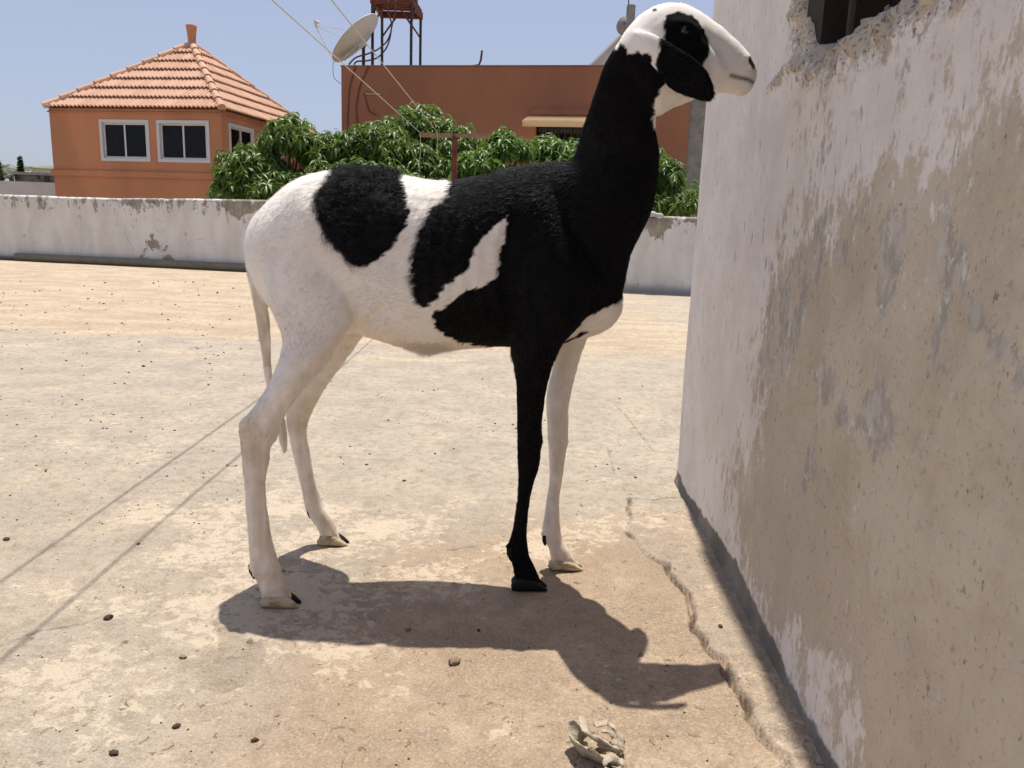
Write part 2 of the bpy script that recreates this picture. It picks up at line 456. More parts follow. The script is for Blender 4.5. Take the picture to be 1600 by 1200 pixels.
# ------------------------------------------------------------------ setting: ground far below, terrace floor
def mat_ground():
    t = NT('sandy_ground', 0.95, 0.1)
    co = t.coord(); n = t.noise(co, 0.05, 8, 0.6); m = t.noise(co, 1.2, 6)
    c = t.mix(t.ramp(n, 0.35, 0.65), (0.42, 0.32, 0.21), (0.33, 0.27, 0.18))
    c = t.mix(t.ramp(m, 0.5, 0.8, 0, 0.5), c, (0.24, 0.19, 0.12))
    return t.done(c, t.bump(m, 0.4, 0.05))
GZ = -3.3
g = MB().add([(-2500, -2500, GZ), (2500, -2500, GZ), (2500, 2500, GZ), (-2500, 2500, GZ)], [(0, 1, 2, 3)]).build('ground', mat_ground())
tag(g, kind='structure')

WX0, WY0, WSL = 0.475, 0.98, 0.033                 # face of the room's wall: X as a function of Y
def wallx(y): return WX0 + WSL * (np.asarray(y) - WY0)
PA, PB = np.array([-13.0, 12.65]), np.array([6.0, 9.15])   # line of the parapet's inner foot
def pary(x): return PA[1] + (np.asarray(x) - PA[0]) * (PB[1] - PA[1]) / (PB[0] - PA[0])

CRACK = np.array([atZ(*p)[:2] for p in [(1046, 778), (1020, 783), (985, 778), (982, 795), (987, 812), (978, 832), (993, 845), (1002, 862), (1020, 874), (1042, 884), (1052, 900),
        (1060, 914), (1076, 930), (1083, 955), (1087, 985), (1102, 1006), (1122, 1033), (1140, 1058), (1150, 1075), (1166, 1098), (1172, 1122), (1196, 1155), (1222, 1188), (1250, 1225), (1275, 1260)]])
SPALL = np.array([atZ(*p)[:2] for p in [(345, 980), (372, 985), (378, 1005), (400, 1000), (420, 1022), (412, 1045), (392, 1060), (372, 1072), (345, 1083), (315, 1075), (300, 1050), (335, 1035), (352, 1010)]])
def axis_coords(dense, lo, hi, step, grow):
    c = list(np.arange(dense[0], dense[1] + 1e-9, step))
    d = step
    x = c[-1]
    while x < hi:
        d *= grow; x += d; c.append(min(x, hi))
    d = step; x = c[0]; pre = []
    while x > lo:
        d *= grow; x -= d; pre.append(max(x, lo))
    return np.array(pre[::-1] + c)
gx = axis_coords((-1.15, 0.52), -13.2, 6.4, 0.0040, 1.045)
gy = axis_coords((0.86, 2.45), -6.0, 13.0, 0.0042, 1.03)
X, Y = np.meshgrid(gx, gy)
xf, yf = X.ravel(), Y.ravel()
P2 = np.stack([xf, yf], -1)
near = (xf > -1.6) & (xf < 0.7) & (yf > 0.6) & (yf < 3.4)
h = 0.004 * fbm(p3(xf * 1.6, yf * 1.6), 3, 3)
idx = np.nonzero(near)[0]
Pn = P2[idx]; xn, yn = Pn[:, 0], Pn[:, 1]
hn = 0.0016 * fbm(p3(xn * 14, yn * 14), 5, 5) + 0.0007 * fbm(p3(xn * 70, yn * 70), 3, 9)
# the spalled hollow by the shadow
w = 0.026 * fbm(p3(xn * 18, yn * 18), 5, 21)
ds = sdist(Pn, SPALL) + w
hn -= 0.0045 * sstep(0.004, -0.003, ds) * (0.6 + 0.4 * sstep(-0.08, 0.0, ds))
# mortar fillet along the room's wall: raised, broken edge, crack in front
poly = np.concatenate([CRACK, [[0.9, 0.55], [0.9, 2.20]]])
wob = 0.009 * fbm(p3(xn * 24, yn * 24), 4, 31) + 0.005 * fbm(p3(xn * 75, yn * 75), 2, 33)
dc = sdist(Pn, poly) + wob
lump = fbm(p3(xn * 12, yn * 12), 4, 41)
rise = 0.004 + 0.004 * lump + 0.0035 * fbm(p3(xn * 60, yn * 60), 3, 45) + 0.010 * sstep(1.42, 1.15, yn) * sstep(-0.09, -0.02, dc) * (0.45 + 1.3 * fbm(p3(xn * 26, yn * 26), 4, 43, 0.65))
hn += sstep(0.002, -0.006, dc) * np.maximum(rise, 0.004)
crk = np.exp(-((dc - 0.002) / 0.0045) ** 2)
hn -= 0.022 * crk * sstep(-0.45, 0.05, fbm(p3(xn * 9, yn * 9), 3, 47))
hn += sstep(-0.004, -0.09, dc) * 0.004
thin = np.zeros(len(xn))
for ln, wd in (([(905, 590), (940, 612), (980, 650), (1010, 690), (1046, 735)], 0.0022), ([(590, 618), (640, 640), (700, 660), (760, 668)], 0.0025), ([(0, 1010), (60, 985), (130, 975), (190, 950)], 0.002), ([(700, 860), (760, 850), (800, 838)], 0.0018), ([(345, 985), (330, 965), (345, 940)], 0.002), ([(985, 780), (960, 740), (950, 700)], 0.0018)):
    pl = np.array([atZ(*p)[:2] for p in ln]); dd = seg_dist(Pn, pl) + 0.006 * (fbm(p3(xn * 30, yn * 30), 3, 49) ) 
    thin = np.maximum(thin, np.exp(-(dd / wd) ** 2) * sstep(-0.5, 0.1, fbm(p3(xn * 8, yn * 8), 2, 51)))
hn -= 0.003 * thin
# pits and small holes
pits = fbm(p3(xn * 55, yn * 55), 2, 53)
hn -= 0.002 * sstep(0.45, 0.6, pits)
h[idx] += hn * np.clip(np.minimum.reduce([(xn + 1.6) / 0.2, (yn - 0.6) / 0.15, (3.4 - yn) / 0.4]), 0, 1)
# sand drifted towards the parapet
h += 0.03 * sstep(8.3, 10.0, yf + 0.25 * fbm(p3(xf * 0.7, yf * 0.7), 3, 61)) * sstep(1.0, -3.0, xf)
warm = 0.22 + 0.95 * sstep(1.80, 1.15, yf + 0.45 * fbm(p3(xf * 1.5, yf * 1.5), 4, 71) - 0.25 * sstep(-0.7, 0.2, xf) * 1.0) * sstep(-0.75, -0.15, xf + 0.25 * fbm(p3(xf * 2, yf * 2), 3, 73))
warm = warm + 0.25 * fbm(p3(xf * 1.1, yf * 1.1), 4, 75)
warm *= 1 - 0.75 * sstep(1.7, 2.6, yf)
sandz = sstep(4.45, 5.05, yf + 0.30 * fbm(p3(xf * 0.5, yf * 0.5), 3, 81) + 0.04 * xf) * sstep(3.0, 0.0, xf)
sandz = np.maximum(sandz, 0.42 * np.exp(-((yf - 3.25 - 0.12 * fbm(p3(xf * 1.5, yf), 3, 83)) / 0.12) ** 2) * sstep(-0.25, 0.35, fbm(p3(xf * 0.9, yf * 0.9), 3, 85)))
sandz = np.maximum(sandz, 0.5 * np.exp(-((yf - 4.35 - 0.02 * xf - 0.06 * fbm(p3(xf * 1.2, yf * 0), 3, 87)) / 0.09) ** 2))
flake = 0.10 + 1.9 * fbm(p3(xf * 2.8, yf * 2.8), 5, 91, 0.6)
flake = flake + 0.55 * np.exp(-((xf + 0.5) / 0.40) ** 2 - ((yf - 1.42) / 0.30) ** 2) + 0.3 * np.exp(-((xf + 0.02) / 0.3) ** 2 - ((yf - 1.05) / 0.14) ** 2)
flake = flake * sstep(2.9, 1.9, yf) - 0.35 * sstep(1.8, 2.8, yf) + 0.35 * np.maximum(0, fbm(p3(xf * 0.8, yf * 1.6), 3, 93)) * sstep(1.8, 2.8, yf)
flake = np.clip(flake, -0.7, 1.0)
fil = np.zeros_like(xf); fil[idx] = sstep(0.002, -0.01, dc); flake = np.where(fil > 0.5, flake * 0.5 + 0.1, flake); warm = np.where(fil > 0.5, 0.25 + 0.35 * warm, warm)
tone = np.ones((len(xf), 3))
sp = np.zeros_like(xf); sp[idx] = sstep(0.004, -0.004, ds)
tone *= 1 - 0.13 * sp[:, None]
tk = np.zeros_like(xf); tk[idx] = np.maximum(0.5 * thin, 0.75 * crk * (dc > -0.003) * sstep(-0.3, 0.3, fbm(p3(xn * 12, yn * 12), 3, 57))); tone *= 1 - tk[:, None]  # shadow pockets in the cracks darkened into the floor tone
flake = np.where(sp > 0.5, -0.6, flake)
nx, ny = len(gx), len(gy)
I = np.arange(nx * ny).reshape(ny, nx)
quads = np.stack([I[:-1, :-1].ravel(), I[:-1, 1:].ravel(), I[1:, 1:].ravel(), I[1:, :-1].ravel()], -1)
# the floor ends under the parapet
cy = yf[quads].min(1); cx = xf[quads].mean(1)
quads = quads[cy < pary(cx) + 0.2]
me = mesh_fast('terrace_floor', np.stack([xf, yf, h], -1), quads)
set_color(me, 'zone', np.stack([np.clip(warm, 0, 1.2), sandz, flake], -1))
set_color(me, 'tone', tone)
terr = obj('terrace_floor', me, M_TERR); tag(terr, kind='structure')
mb = MB()
tv = [(-13.2, -6, -0.06), (6.4, -6, -0.06), (6.4, float(pary(6.4)) + 0.16, -0.06), (-13.2, float(pary(-13.2)) + 0.16, -0.06)]
mb.add(tv + [(x, y, GZ) for x, y, _ in tv], [(0, 1, 2, 3), (0, 4, 5, 1), (1, 5, 6, 2), (2, 6, 7, 3), (3, 7, 4, 0)])
tag(mb.build('terrace_base', M_CONC), kind='structure')

# ------------------------------------------------------------------ the rooftop room whose wall fills the right side
def build_room():
    root = empty('rooftop_room', (1.6, 0.2, 0), 'tall whitewashed room wall peeling to bare tan plaster, with a broken window opening', 'wall')
    ys = axis_coords((0.55, 2.335), -4.0, 2.335, 0.0055, 1.06)
    zs = axis_coords((0.0, 1.55), -0.02, 2.8, 0.0055, 1.08)
    Yg, Zg = np.meshgrid(ys, zs); y = Yg.ravel(); z = Zg.ravel(); Q = np.stack([y, z], -1)
    n0 = np.array([1.0, -WSL, 0]); o0 = (float(wallx(1.5)), 1.5, 0)
    def W(px, py): return atPlane(px, py, o0, n0)[1:]
    d = 0.003 * fbm(p3(y * 3, z * 3), 4, 101) + 0.0012 * fbm(p3(y * 18, z * 10), 4, 103)
    # rounded far corner
    d -= 0.035 * sstep(2.26, 2.34, y) ** 2
    d += 0.006 * sstep(0.03, 0.0, z)
    # broken opening: rough edges, deep reveal
    hole = [W(1251, -5), W(1254, 40), W(1262, 62), W(1277, 70), W(1300, 60), W(1322, 44), W(1345, 28), W(1372, 12), W(1392, -3)]
    j, s = hole[0], hole[-1]
    hp = np.array([(j[0] + 0.01, 1.95)] + [tuple(q) for q in hole] + [(0.62, s[1] + 0.02), (0.60, 1.95)])
    wob = 0.026 * fbm(p3(y * 22, z * 22), 5, 111)
    dh = sdist(Q, hp) + wob
    crumble = sstep(0.11, 0.0, dh)
    rough = fbm(p3(y * 32, z * 32), 5, 113)
    d += crumble * (0.020 * rough + 0.008 * fbm(p3(y * 80, z * 80), 3, 117) - 0.014 * sstep(0.05, 0.0, dh)) * (dh > 0)
    # raised plaster lip running down from the sill
    lip = np.array([W(1203, 140), W(1228, 112), W(1255, 92), W(1290, 72), W(1330, 55), W(1400, 8)])
    dl = seg_dist(Q, lip) + 0.008 * rough
    d += 0.010 * np.exp(-(dl / 0.012) ** 2) * (0.6 + 0.6 * rough)
    d -= 0.06 * sstep(0.004, -0.004, dh)
    x = wallx(y) - d
    me_n = (len(ys), len(zs)); I = np.arange(len(y)).reshape(me_n[1], me_n[0])
    quads = np.stack([I[:-1, :-1].ravel(), I[1:, :-1].ravel(), I[1:, 1:].ravel(), I[:-1, 1:].ravel()], -1)
    quads = quads[(dh[quads] > -0.012).any(1)]
    # paint map
    def blob(pts, soft):
        return sstep(soft, -soft, sdist(Q, np.array([W(*p) for p in pts])))
    white = blob([(1020, -300), (1300, -300), (1430, 60), (1360, 130), (1260, 240), (1235, 330), (1205, 430), (1190, 560), (1175, 700), (1140, 790), (1160, 880), (1215, 1000), (1250, 1090), (1230, 1150), (1000, 1000), (1000, 500)], 0.20)
    up = blob([(1240, -250), (1700, -300), (1800, -100), (1640, 90), (1600, 165), (1560, 190), (1500, 225), (1440, 255), (1390, 300), (1330, 320), (1240, 320), (1200, 300)], 0.17)
    up2 = blob([(1200, 100), (1330, 90), (1420, 190), (1380, 300), (1290, 330), (1230, 420), (1200, 420)], 0.08)
    wm = np.maximum.reduce([white, up * 0.85, up2 * 0.8])
    wm = np.maximum(wm, 0.62 * blob([(1190, 1040), (1250, 950), (1310, 1020), (1350, 1110), (1345, 1200), (1300, 1230), (1240, 1130)], 0.04))
    grey = np.zeros_like(y)
    for pts in ([(1375, 340), (1425, 300), (1415, 420), (1385, 500), (1362, 540), (1372, 450)], [(1480, 330), (1530, 320), (1520, 430), (1490, 500), (1465, 555), (1448, 530), (1470, 440)],
                [(1255, 580), (1312, 560), (1305, 620), (1290, 650), (1270, 600)], [(1315, 600), (1335, 640), (1370, 560), (1405, 640), (1395, 700), (1375, 720), (1330, 680), (1310, 650)],
                [(1520, 490), (1570, 490), (1580, 540), (1570, 580), (1540, 570), (1528, 520)], [(1585, 550), (1620, 530), (1625, 590), (1595, 590)], [(1480, 580), (1505, 600), (1495, 615)],
                [(1262, 680), (1280, 650), (1272, 720), (1260, 770), (1248, 760)], [(1290, 370), (1320, 360), (1330, 410), (1310, 420)], [(1230, 730), (1245, 680), (1250, 740), (1225, 765)]):
        grey = np.maximum(grey, 0.8 * blob(pts, 0.032))
    grey = np.maximum(grey, 0.55 * blob([(1190, 300), (1260, 260), (1300, 330), (1260, 520), (1220, 640), (1180, 640)], 0.06))
    grey = np.maximum(grey, 0.45 * blob([(1230, 90), (1500, 60), (1480, 230), (1380, 300), (1260, 300)], 0.06))
    rust_crevice = np.maximum(0.62 * sstep(0.10, 0.0, dh), 0.7 * sstep(0.03, 0.0, dl)) + 0.38 * sstep(0.28, 0.0, dh) * sstep(2.0, 1.2, y)
    rust_crevice = np.maximum(rust_crevice, 0.5 * sstep(2.28, 2.335, y))
    me = mesh_fast('plaster_wall', np.stack([x, y, z], -1), quads)
    set_color(me, 'zone', np.stack([wm, grey, rust_crevice], -1))
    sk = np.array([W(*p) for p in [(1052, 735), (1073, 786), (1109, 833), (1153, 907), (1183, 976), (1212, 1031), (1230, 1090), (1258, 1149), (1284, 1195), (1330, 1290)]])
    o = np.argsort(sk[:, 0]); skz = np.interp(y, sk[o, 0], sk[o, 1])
    set_float(me, 'foot_shade_stain', np.clip(0.5 + (np.maximum(skz, 0) + 0.028 - z) / 0.05, 0, 1))
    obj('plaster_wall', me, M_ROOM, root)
    # the rest of the room: end wall, back, roof
    xe = float(wallx(2.335)) + 0.035
    b = MB()
    y0 = -4.0
    v = [(xe, 2.335, -0.02), (3.4, 2.40, -0.02), (3.4, y0, -0.02), (float(wallx(y0)), y0, -0.02)]
    v += [(a, c, 2.8) for a, c, _ in v]
    b.add(v, [(0, 1, 5, 4), (1, 2, 6, 5), (2, 3, 7, 6)])
    m2 = MB().box((0, -4.0, 2.8), (3.4, 2.42, 2.92)); 
    m2.v = [(float(wallx(p[1])) if p[0] < 1 else p[0], p[1], p[2]) for p in m2.v]
    b.build('side_wall', M_FARW, root); m2.build('roof_slab', M_CONC, root)
    # dark shutter and its frame inside the opening
    xs = float(wallx(1.2)) + 0.055
    MB().box((xs + 0.02, 0.50, 0.98), (xs + 0.045, 1.56, 2.0)).build('shutter', M_WOOD, root)
    fr = MB(); yb = W(1312, 20)[0]
    fr.box((xs - 0.035, yb - 0.012, 0.985), (xs + 0.018, yb + 0.012, 2.0)); fr.build('window_post', M_WOOD, root)
    MB().tube([(xs - 0.045, yb - 0.035, 0.99), (xs - 0.045, yb - 0.035, 2.0)], 0.006, 8).build('window_bar', M_WOOD, root)
    yj = hole[1][0]; MB().box((xs - 0.03, yj - 0.05, 0.985), (xs + 0.019, yj + 0.03, 2.0)).build('window_frame', M_WOOD, root)
    # box behind so no daylight enters
    MB().box((xs + 0.05, 0.48, 0.96), (xs + 0.4, 1.6, 2.02)).build('daylight_block', M_DARKSTEEL, root)
build_room()

# ------------------------------------------------------------------ parapet
def build_parapet():
    n = 420; xs = np.linspace(-13, 6, n)
    prof = [(0, -0.05), (0, 0.1), (0, 0.25), (0, 0.4), (0, 0.55), (0, 0.7), (0, 0.82), (0, 0.92), (0.0, 0.965), (0.012, 0.985), (0.05, 0.995), (0.10, 0.995), (0.145, 0.985), (0.16, 0.95), (0.16, -1.0)]
    dirv = (PB - PA) / np.linalg.norm(PB - PA); nrm = np.array([-dirv[1], dirv[0]])
    V = []
    for (o, z) in prof:
        y = pary(xs)
        r = 0.012 * fbm(p3(xs * 1.4, np.full(n, z * 3), np.full(n, o * 20)), 4, 121) + (0.006 * fbm(p3(xs * 9, np.full(n, z * 9)), 3, 125))
        topz = 0.035 * sstep(-6, -3.4, xs) * sstep(0, -3.0, xs) - 0.01 * sstep(-4, -9, xs) - 0.02 * sstep(0, 3, xs)
        jag = 0.014 * np.minimum(0, fbm(p3(xs * 3.0, xs * 0), 5, 131)) if z > 0.93 else 0
        V.append(np.stack([xs + nrm[0] * o, y + nrm[1] * o - r, np.zeros(n) + z + (topz * z if z > 0 else 0) + jag], -1))
    V = np.stack(V, 0); m = len(prof); I = np.arange(m * n).reshape(m, n)
    q = np.stack([I[:-1, :-1].ravel(), I[:-1, 1:].ravel(), I[1:, 1:].ravel(), I[1:, :-1].ravel()], -1)
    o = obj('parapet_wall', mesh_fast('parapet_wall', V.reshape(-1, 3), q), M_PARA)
    tag(o, 'low off-white parapet wall with peeling grey plaster along the far terrace edge', 'wall')
build_parapet()
def along_parapet(px, py, off):
    """a point at distance off in front of the parapet, seen at that photo column"""
    d = ray(px, py); s = (PB[1] - PA[1]) / (PB[0] - PA[0])
    t = (PA[1] - s * PA[0] - off) / (d[1] - s * d[0])
    return CAM + d * t
p0 = along_parapet(27, 410, 0.075); p1 = along_parapet(600, 420, 0.075)
pts = [(a, pary(a) - 0.08 + 0.01 * math.sin(a * 3), 0.082) for a in np.linspace(p0[0], p1[0], 24)]
tag(MB().tube(pts, 0.062, 14).build('drain_pipe', M_PIPE, smooth=True), 'thick olive plastic pipe lying along the foot of the far parapet', 'pipe')
pts = [(a, pary(a) - 0.06, 0.058) for a in np.linspace(p0[0] - 3.2, p0[0] - 0.02, 8)]
tag(MB().tube(pts, 0.024, 10).build('thin_pipe', M_PIPE, smooth=True), 'thin dark pipe lying by the parapet at the left edge', 'pipe')
b = MB(); c = atY(1021, 336, 9.85); 
b.lathe([(0.0, 0.05), (0.03, 0.045), (0.055, 0.02), (0.05, -0.02)], c + np.array([0, 0.08, 0.0]), 10).tube([c + np.array([0.03, 0.07, 0.0]), c + np.array([0.11, 0.05, 0.005]), c + np.array([0.14, 0.04, -0.02])], [0.03, 0.022, 0.01], 8)
o = b.build('rag', M_FARW, smooth=True); tag(o, 'small white rag lying on top of the parapet by the tall wall', 'rag')

# ------------------------------------------------------------------ clothes post and its lines
root = empty('clothesline_post', (-0.76, 9.3, 0), 'rusty red T-shaped clothesline post standing before the parapet', 'post')
a = atY(657, 210, 9.3); c = atY(711, 210, 9.3); e = atY(767, 212, 9.3)
MB().box((c[0] - 0.03, 9.27, -0.02), (c[0] + 0.03, 9.33, c[2] - 0.03)).build('upright', M_RUST, root)
ax = (e - a) / np.linalg.norm(e - a)
MB().box((0, -0.022, -0.022), (np.linalg.norm(e - a), 0.022, 0.022), np.array([ax, [0, 1, 0], np.cross(ax, [0, 1, 0])]), a - np.array([0, 0, 0.006])).build('crossbar', mat_plain('pale_rusty_steel', (0.30, 0.17, 0.12), 0.7, 0.3, 0, 0.4), root)
b = MB(); b.tube([c + np.array([-0.012, -0.034, -0.06]), c + np.array([-0.012, -0.034, 0.03])], 0.008, 6); b.build('bolt', M_DARKSTEEL, root)
def line(name, P, im2, t2, label, tail):
    """a taut line from the bar over the terrace"""
    Q = CAM + ray(*im2) * t2
    d = Q - P
    pts = [P + d * s for s in np.linspace(0, 2.2, 16)]
    tail_pts = [P + np.array([0, -0.03, 0]), P + np.array([0.01, -0.04, -0.15]), P + np.array([0.0 + tail, -0.04, -0.32])]
    r = empty(name, P, label, 'clothesline')
    MB().tube(pts, 0.0031, 6).build('strand', M_WIRE, r); MB().tube(tail_pts, 0.004, 6).build('loose_end', M_WIRE, r)
P1 = atY(657, 210, 9.3) + np.array([0, 0, 0.016]); P2_ = atY(683, 208, 9.3) + np.array([0, 0, 0.016])
line('clothesline', P1, (425, 0), 3.15, 'left pale clothesline running up from the left end of the rusty crossbar', 0.0)
line('clothesline', P2_, (518, 0), 3.4, 'right pale clothesline running up from near the middle of the crossbar', 0.02)

# ------------------------------------------------------------------ orange pavilion with tiled roof
def build_house():
    R = np.array([-7.36, 19.7]); u = np.array([0.984, -0.176]); v = np.array([0.176, 0.984]); LU, LV = 4.8, 5.4
    EZ = 3.36
    U3 = np.array([u[0], u[1], 0]); V3 = np.array([v[0], v[1], 0]); Zv = np.array([0, 0, 1.0])
    O = np.array([R[0] - u[0] * LU, R[1] - u[1] * LU, 0])            # front-left corner
    AX = np.array([U3, V3, Zv])
    root = empty('pavilion', tuple(O + U3 * LU / 2 + V3 * LV / 2 + np.array([0, 0, GZ])), 'small orange building with a pyramid terracotta tile roof and white framed windows', 'building')
    def F(px, py):                                                  # front face: (u, z)
        p = atPlane(px, py, O, V3) - O; return p @ U3, p[2]
    Rr = O + U3 * LU
    def S(px, py):                                                  # right side: (v, z)
        p = atPlane(px, py, Rr, U3) - Rr; return p @ V3, p[2]
    ins = 0.09
    # openings as a list of (lo, hi) rectangles; walls are built round them
    def face_wall(name, span, rects, put, thick):
        xs = sorted({0.0, span, *[r[0] for r in rects], *[r[1] for r in rects]})
        mb = MB()
        for a, b2 in zip(xs[:-1], xs[1:]):
            rs = [r for r in rects if r[0] <= a + 1e-6 and r[1] >= b2 - 1e-6]
            if rs:
                r = rs[0]; spans = [(GZ, r[2]), (r[3], EZ)]
            else: spans = [(GZ, EZ)]
            for z0, z1 in spans:
                put(mb, a, b2, z0, z1)
        return mb.build(name, M_HOUSE, root)
    def rect(fn, x0, y0, x1, y1):
        p = [fn(x0, y0), fn(x1, y0), fn(x0, y1), fn(x1, y1)]
        return (min(p[0][0], p[2][0]) * .5 + max(p[0][0], p[2][0]) * .5, (p[1][0] + p[3][0]) / 2, (p[2][1] + p[3][1]) / 2, (p[0][1] + p[1][1]) / 2)
    w1 = rect(F, 157, 187, 234, 252); w2 = rect(F, 246, 186, 328, 252)
    z0w, z1w = w1[2], w1[3]
    w2 = (w2[0], w2[1], z0w, z1w)
    s1 = (0.32, 1.55, z0w, z1w); s2 = (1.95, 3.2, z0w, z1w)
    T = 0.18
    face_wall('front_wall', LU, [w1, w2], lambda mb, a, b2, z0, z1: mb.box((a, 0, z0), (b2, T, z1), AX, O), T)
    face_wall('right_wall', LV, [s1, s2], lambda mb, a, b2, z0, z1: mb.box((LU - T, a + T if a == 0 else a, z0), (LU, b2, z1), AX, O), T)
    MB().box((0, T, GZ), (T, LV, EZ), AX, O).build('left_wall', M_HOUSE, root)
    MB().box((T, LV - T, GZ), (LU - T, LV, EZ), AX, O).build('back_wall', M_HOUSE, root)
    zl = F(200, 272)[1]; zt = F(200, 268)[1]; zb = F(200, 277)[1]
    k = MB(); k.box((-0.05, -0.05, zb), (LU + 0.05, -0.001, zt), AX, O); k.box((LU + 0.001, -0.001, zb), (LU + 0.05, LV, zt), AX, O); k.box((-0.05, -0.001, zb), (-0.001, LV, zt), AX, O)
    k.build('ledge', M_HOUSE, root)
    MB().box((T, T, zb - 0.6), (LU - T, LV - T, zb - 0.5), AX, O).build('inner_floor', M_DARKSTEEL, root)
    MB().box((T, T, EZ - 0.08), (LU - T, LV - T, EZ - 0.02), AX, O).build('inner_ceiling', M_WOOD, root)
    def window(front, r):
        a, b2, z0, z1 = r
        def bx(mb, x0, x1, d0, d1, za, zb2):
            if front: mb.box((x0, d0, za), (x1, d1, zb2), AX, O)
            else: mb.box((LU - d1, x0, za), (LU - d0, x1, zb2), AX, O)
        fw = 0.075
        f = MB(); bx(f, a, b2, -0.02, 0.08, z0, z0 + fw); bx(f, a, b2, -0.02, 0.08, z1 - fw, z1); bx(f, a, a + fw, -0.02, 0.08, z0 + fw, z1 - fw); bx(f, b2 - fw, b2, -0.02, 0.08, z0 + fw, z1 - fw)
        w = f.build('window', M_ALU, root)
        mid = (a + b2) / 2; sw = 0.045
        for q, (x0, x1, d) in enumerate(((a + fw, mid + 0.025, 0.045), (mid - 0.025, b2 - fw, 0.015))):
            s = MB(); bx(s, x0, x1, d, d + 0.028, z0 + fw, z0 + fw + sw); bx(s, x0, x1, d, d + 0.028, z1 - fw - sw, z1 - fw)
            bx(s, x0, x0 + sw, d, d + 0.028, z0 + fw + sw, z1 - fw - sw); bx(s, x1 - sw, x1, d, d + 0.028, z0 + fw + sw, z1 - fw - sw)
            s.build('sash', M_ALU, w)
            if front and q == 0 and a < 2.2:
                cu = MB(); nn_ = 22; xx = np.linspace(x0, x0 + 0.36, nn_); dz = 0.16 + 0.018 * np.sin(np.arange(nn_) * 1.3)
                vv_ = [O + U3 * xx[i] + V3 * dz[i] + Zv * zz for zz in (z0 - 0.2, z1 - 0.02) for i in range(nn_)]
                cu.add(vv_, [(i, i + 1, nn_ + i + 1, nn_ + i) for i in range(nn_ - 1)]).build('curtain', M_FARW, w)
            g2 = MB(); bx(g2, x0 + sw, x1 - sw, d + 0.010, d + 0.016, z0 + fw + sw, z1 - fw - sw); g2.build('pane', M_GLASS, w)
    MB().box((w2[0] + 0.55, 0.9, z0w + 0.35), (w2[0] + 1.05, 0.94, z0w + 0.68), AX, O).build('reflection_panel', M_FARW, root)  # white panel inside, standing in for a pale reflection in the glass
    window(True, w1); window(True, w2); window(False, s1); window(False, s2)
    # roof: apex over the middle
    C0 = O + U3 * LU / 2 + V3 * LV / 2; AP = 5.42
    ov = 0.04; ez = EZ - 0.02
    cor = [O - U3 * ov - V3 * ov, O + U3 * (LU + ov) - V3 * ov, O + U3 * (LU + ov) + V3 * (LV + ov), O - U3 * ov + V3 * (LV + ov)]
    cor = [c + np.array([0, 0, ez]) for c in cor]; apex = C0 + np.array([0, 0, AP])
    dn = np.array([0, 0, 0.06])
    rf = MB().add([c - dn for c in cor] + [apex - dn] + [c - dn * 1.25 for c in cor], [(0, 1, 4), (1, 2, 4), (2, 3, 4), (3, 0, 4), (0, 5, 6, 1), (1, 6, 7, 2), (2, 7, 8, 3), (3, 8, 5, 0), (5, 8, 7, 6)]).build('roof', M_HOUSE, root)
    # tiles
    TW, WAVES, SEG = 0.235, 2, 12
    def tile_mesh(tw, L):
        xs = np.linspace(0, tw, SEG + 1)
        hh = 0.045 * (0.5 - 0.5 * np.cos(xs / tw * WAVES * 2 * math.pi)) ** 0.8
        return xs, hh
    def clip(poly, a, bb):                                          # keep the part of a convex polygon left of a->b
        out = []
        def sd(p): return (bb[0] - a[0]) * (p[1] - a[1]) - (bb[1] - a[1]) * (p[0] - a[0])
        for i in range(len(poly)):
            p, q = poly[i], poly[(i + 1) % len(poly)]; sp_, sq = sd(p), sd(q)
            if sp_ >= 0: out.append(p)
            if sp_ * sq < 0:
                t = sp_ / (sp_ - sq); out.append(tuple(p[k] + (q[k] - p[k]) * t for k in range(3)))
        return out
    shared = {}
    def roof_face(A, B, full):
        e = (B - A); w = np.linalg.norm(e); e = e / w
        mid = (A + B) / 2; sdir = apex - mid; sdir = sdir - e * (sdir @ e); L = np.linalg.norm(sdir); sdir /= L
        nrm = np.cross(e, sdir)
        ax_t = (apex - A) @ e
        rows = 7; rl = L / rows
        for r in range(rows):
            s0 = r * rl; s1_ = min((r + 1) * rl + 0.09, L)
            n = int(math.ceil(w / TW)) + 1
            for k in range(-1, n):
                x0 = k * TW
                xs, hh = tile_mesh(TW, rl)
                # slope tile lifted at its lower end so courses overlap
                lift0, lift1 = 0.085, 0.010
                fs, vs = [], []
                tri = [(0.0, 0.0), (w, 0.0), (ax_t, L)]
                full_in = True
                th = 0.016
                for j in range(SEG):
                    quad = [(x0 + xs[j], s0, hh[j] + lift0), (x0 + xs[j + 1], s0, hh[j + 1] + lift0), (x0 + xs[j + 1], s1_, hh[j + 1] + lift1), (x0 + xs[j], s1_, hh[j] + lift1)]
                    poly = quad
                    for a, bb in ((tri[1], tri[2]), (tri[2], tri[0])):
                        poly = clip(poly, a, bb) if poly else poly
                    if poly and len(poly) >= 3:
                        bi = len(vs); vs += poly; fs.append(tuple(range(bi, bi + len(poly))))
                        p0_, p1_ = poly[0], poly[1]
                        if abs(p0_[1] - s0) < 1e-6 and abs(p1_[1] - s0) < 1e-6:      # front lip
                            bi = len(vs); vs += [p0_, p1_, (p1_[0], p1_[1], p1_[2] - 0.035), (p0_[0], p0_[1], p0_[2] - 0.035)]; fs.append((bi + 3, bi + 2, bi + 1, bi))
                if not fs: continue
                jz = random.uniform(-0.004, 0.004)
                V = [A + e * p[0] + sdir * p[1] + nrm * (p[2] + jz) for p in vs]
                obj('tile', mesh_data('tile', V, fs, False), M_TILE, rf)
        return
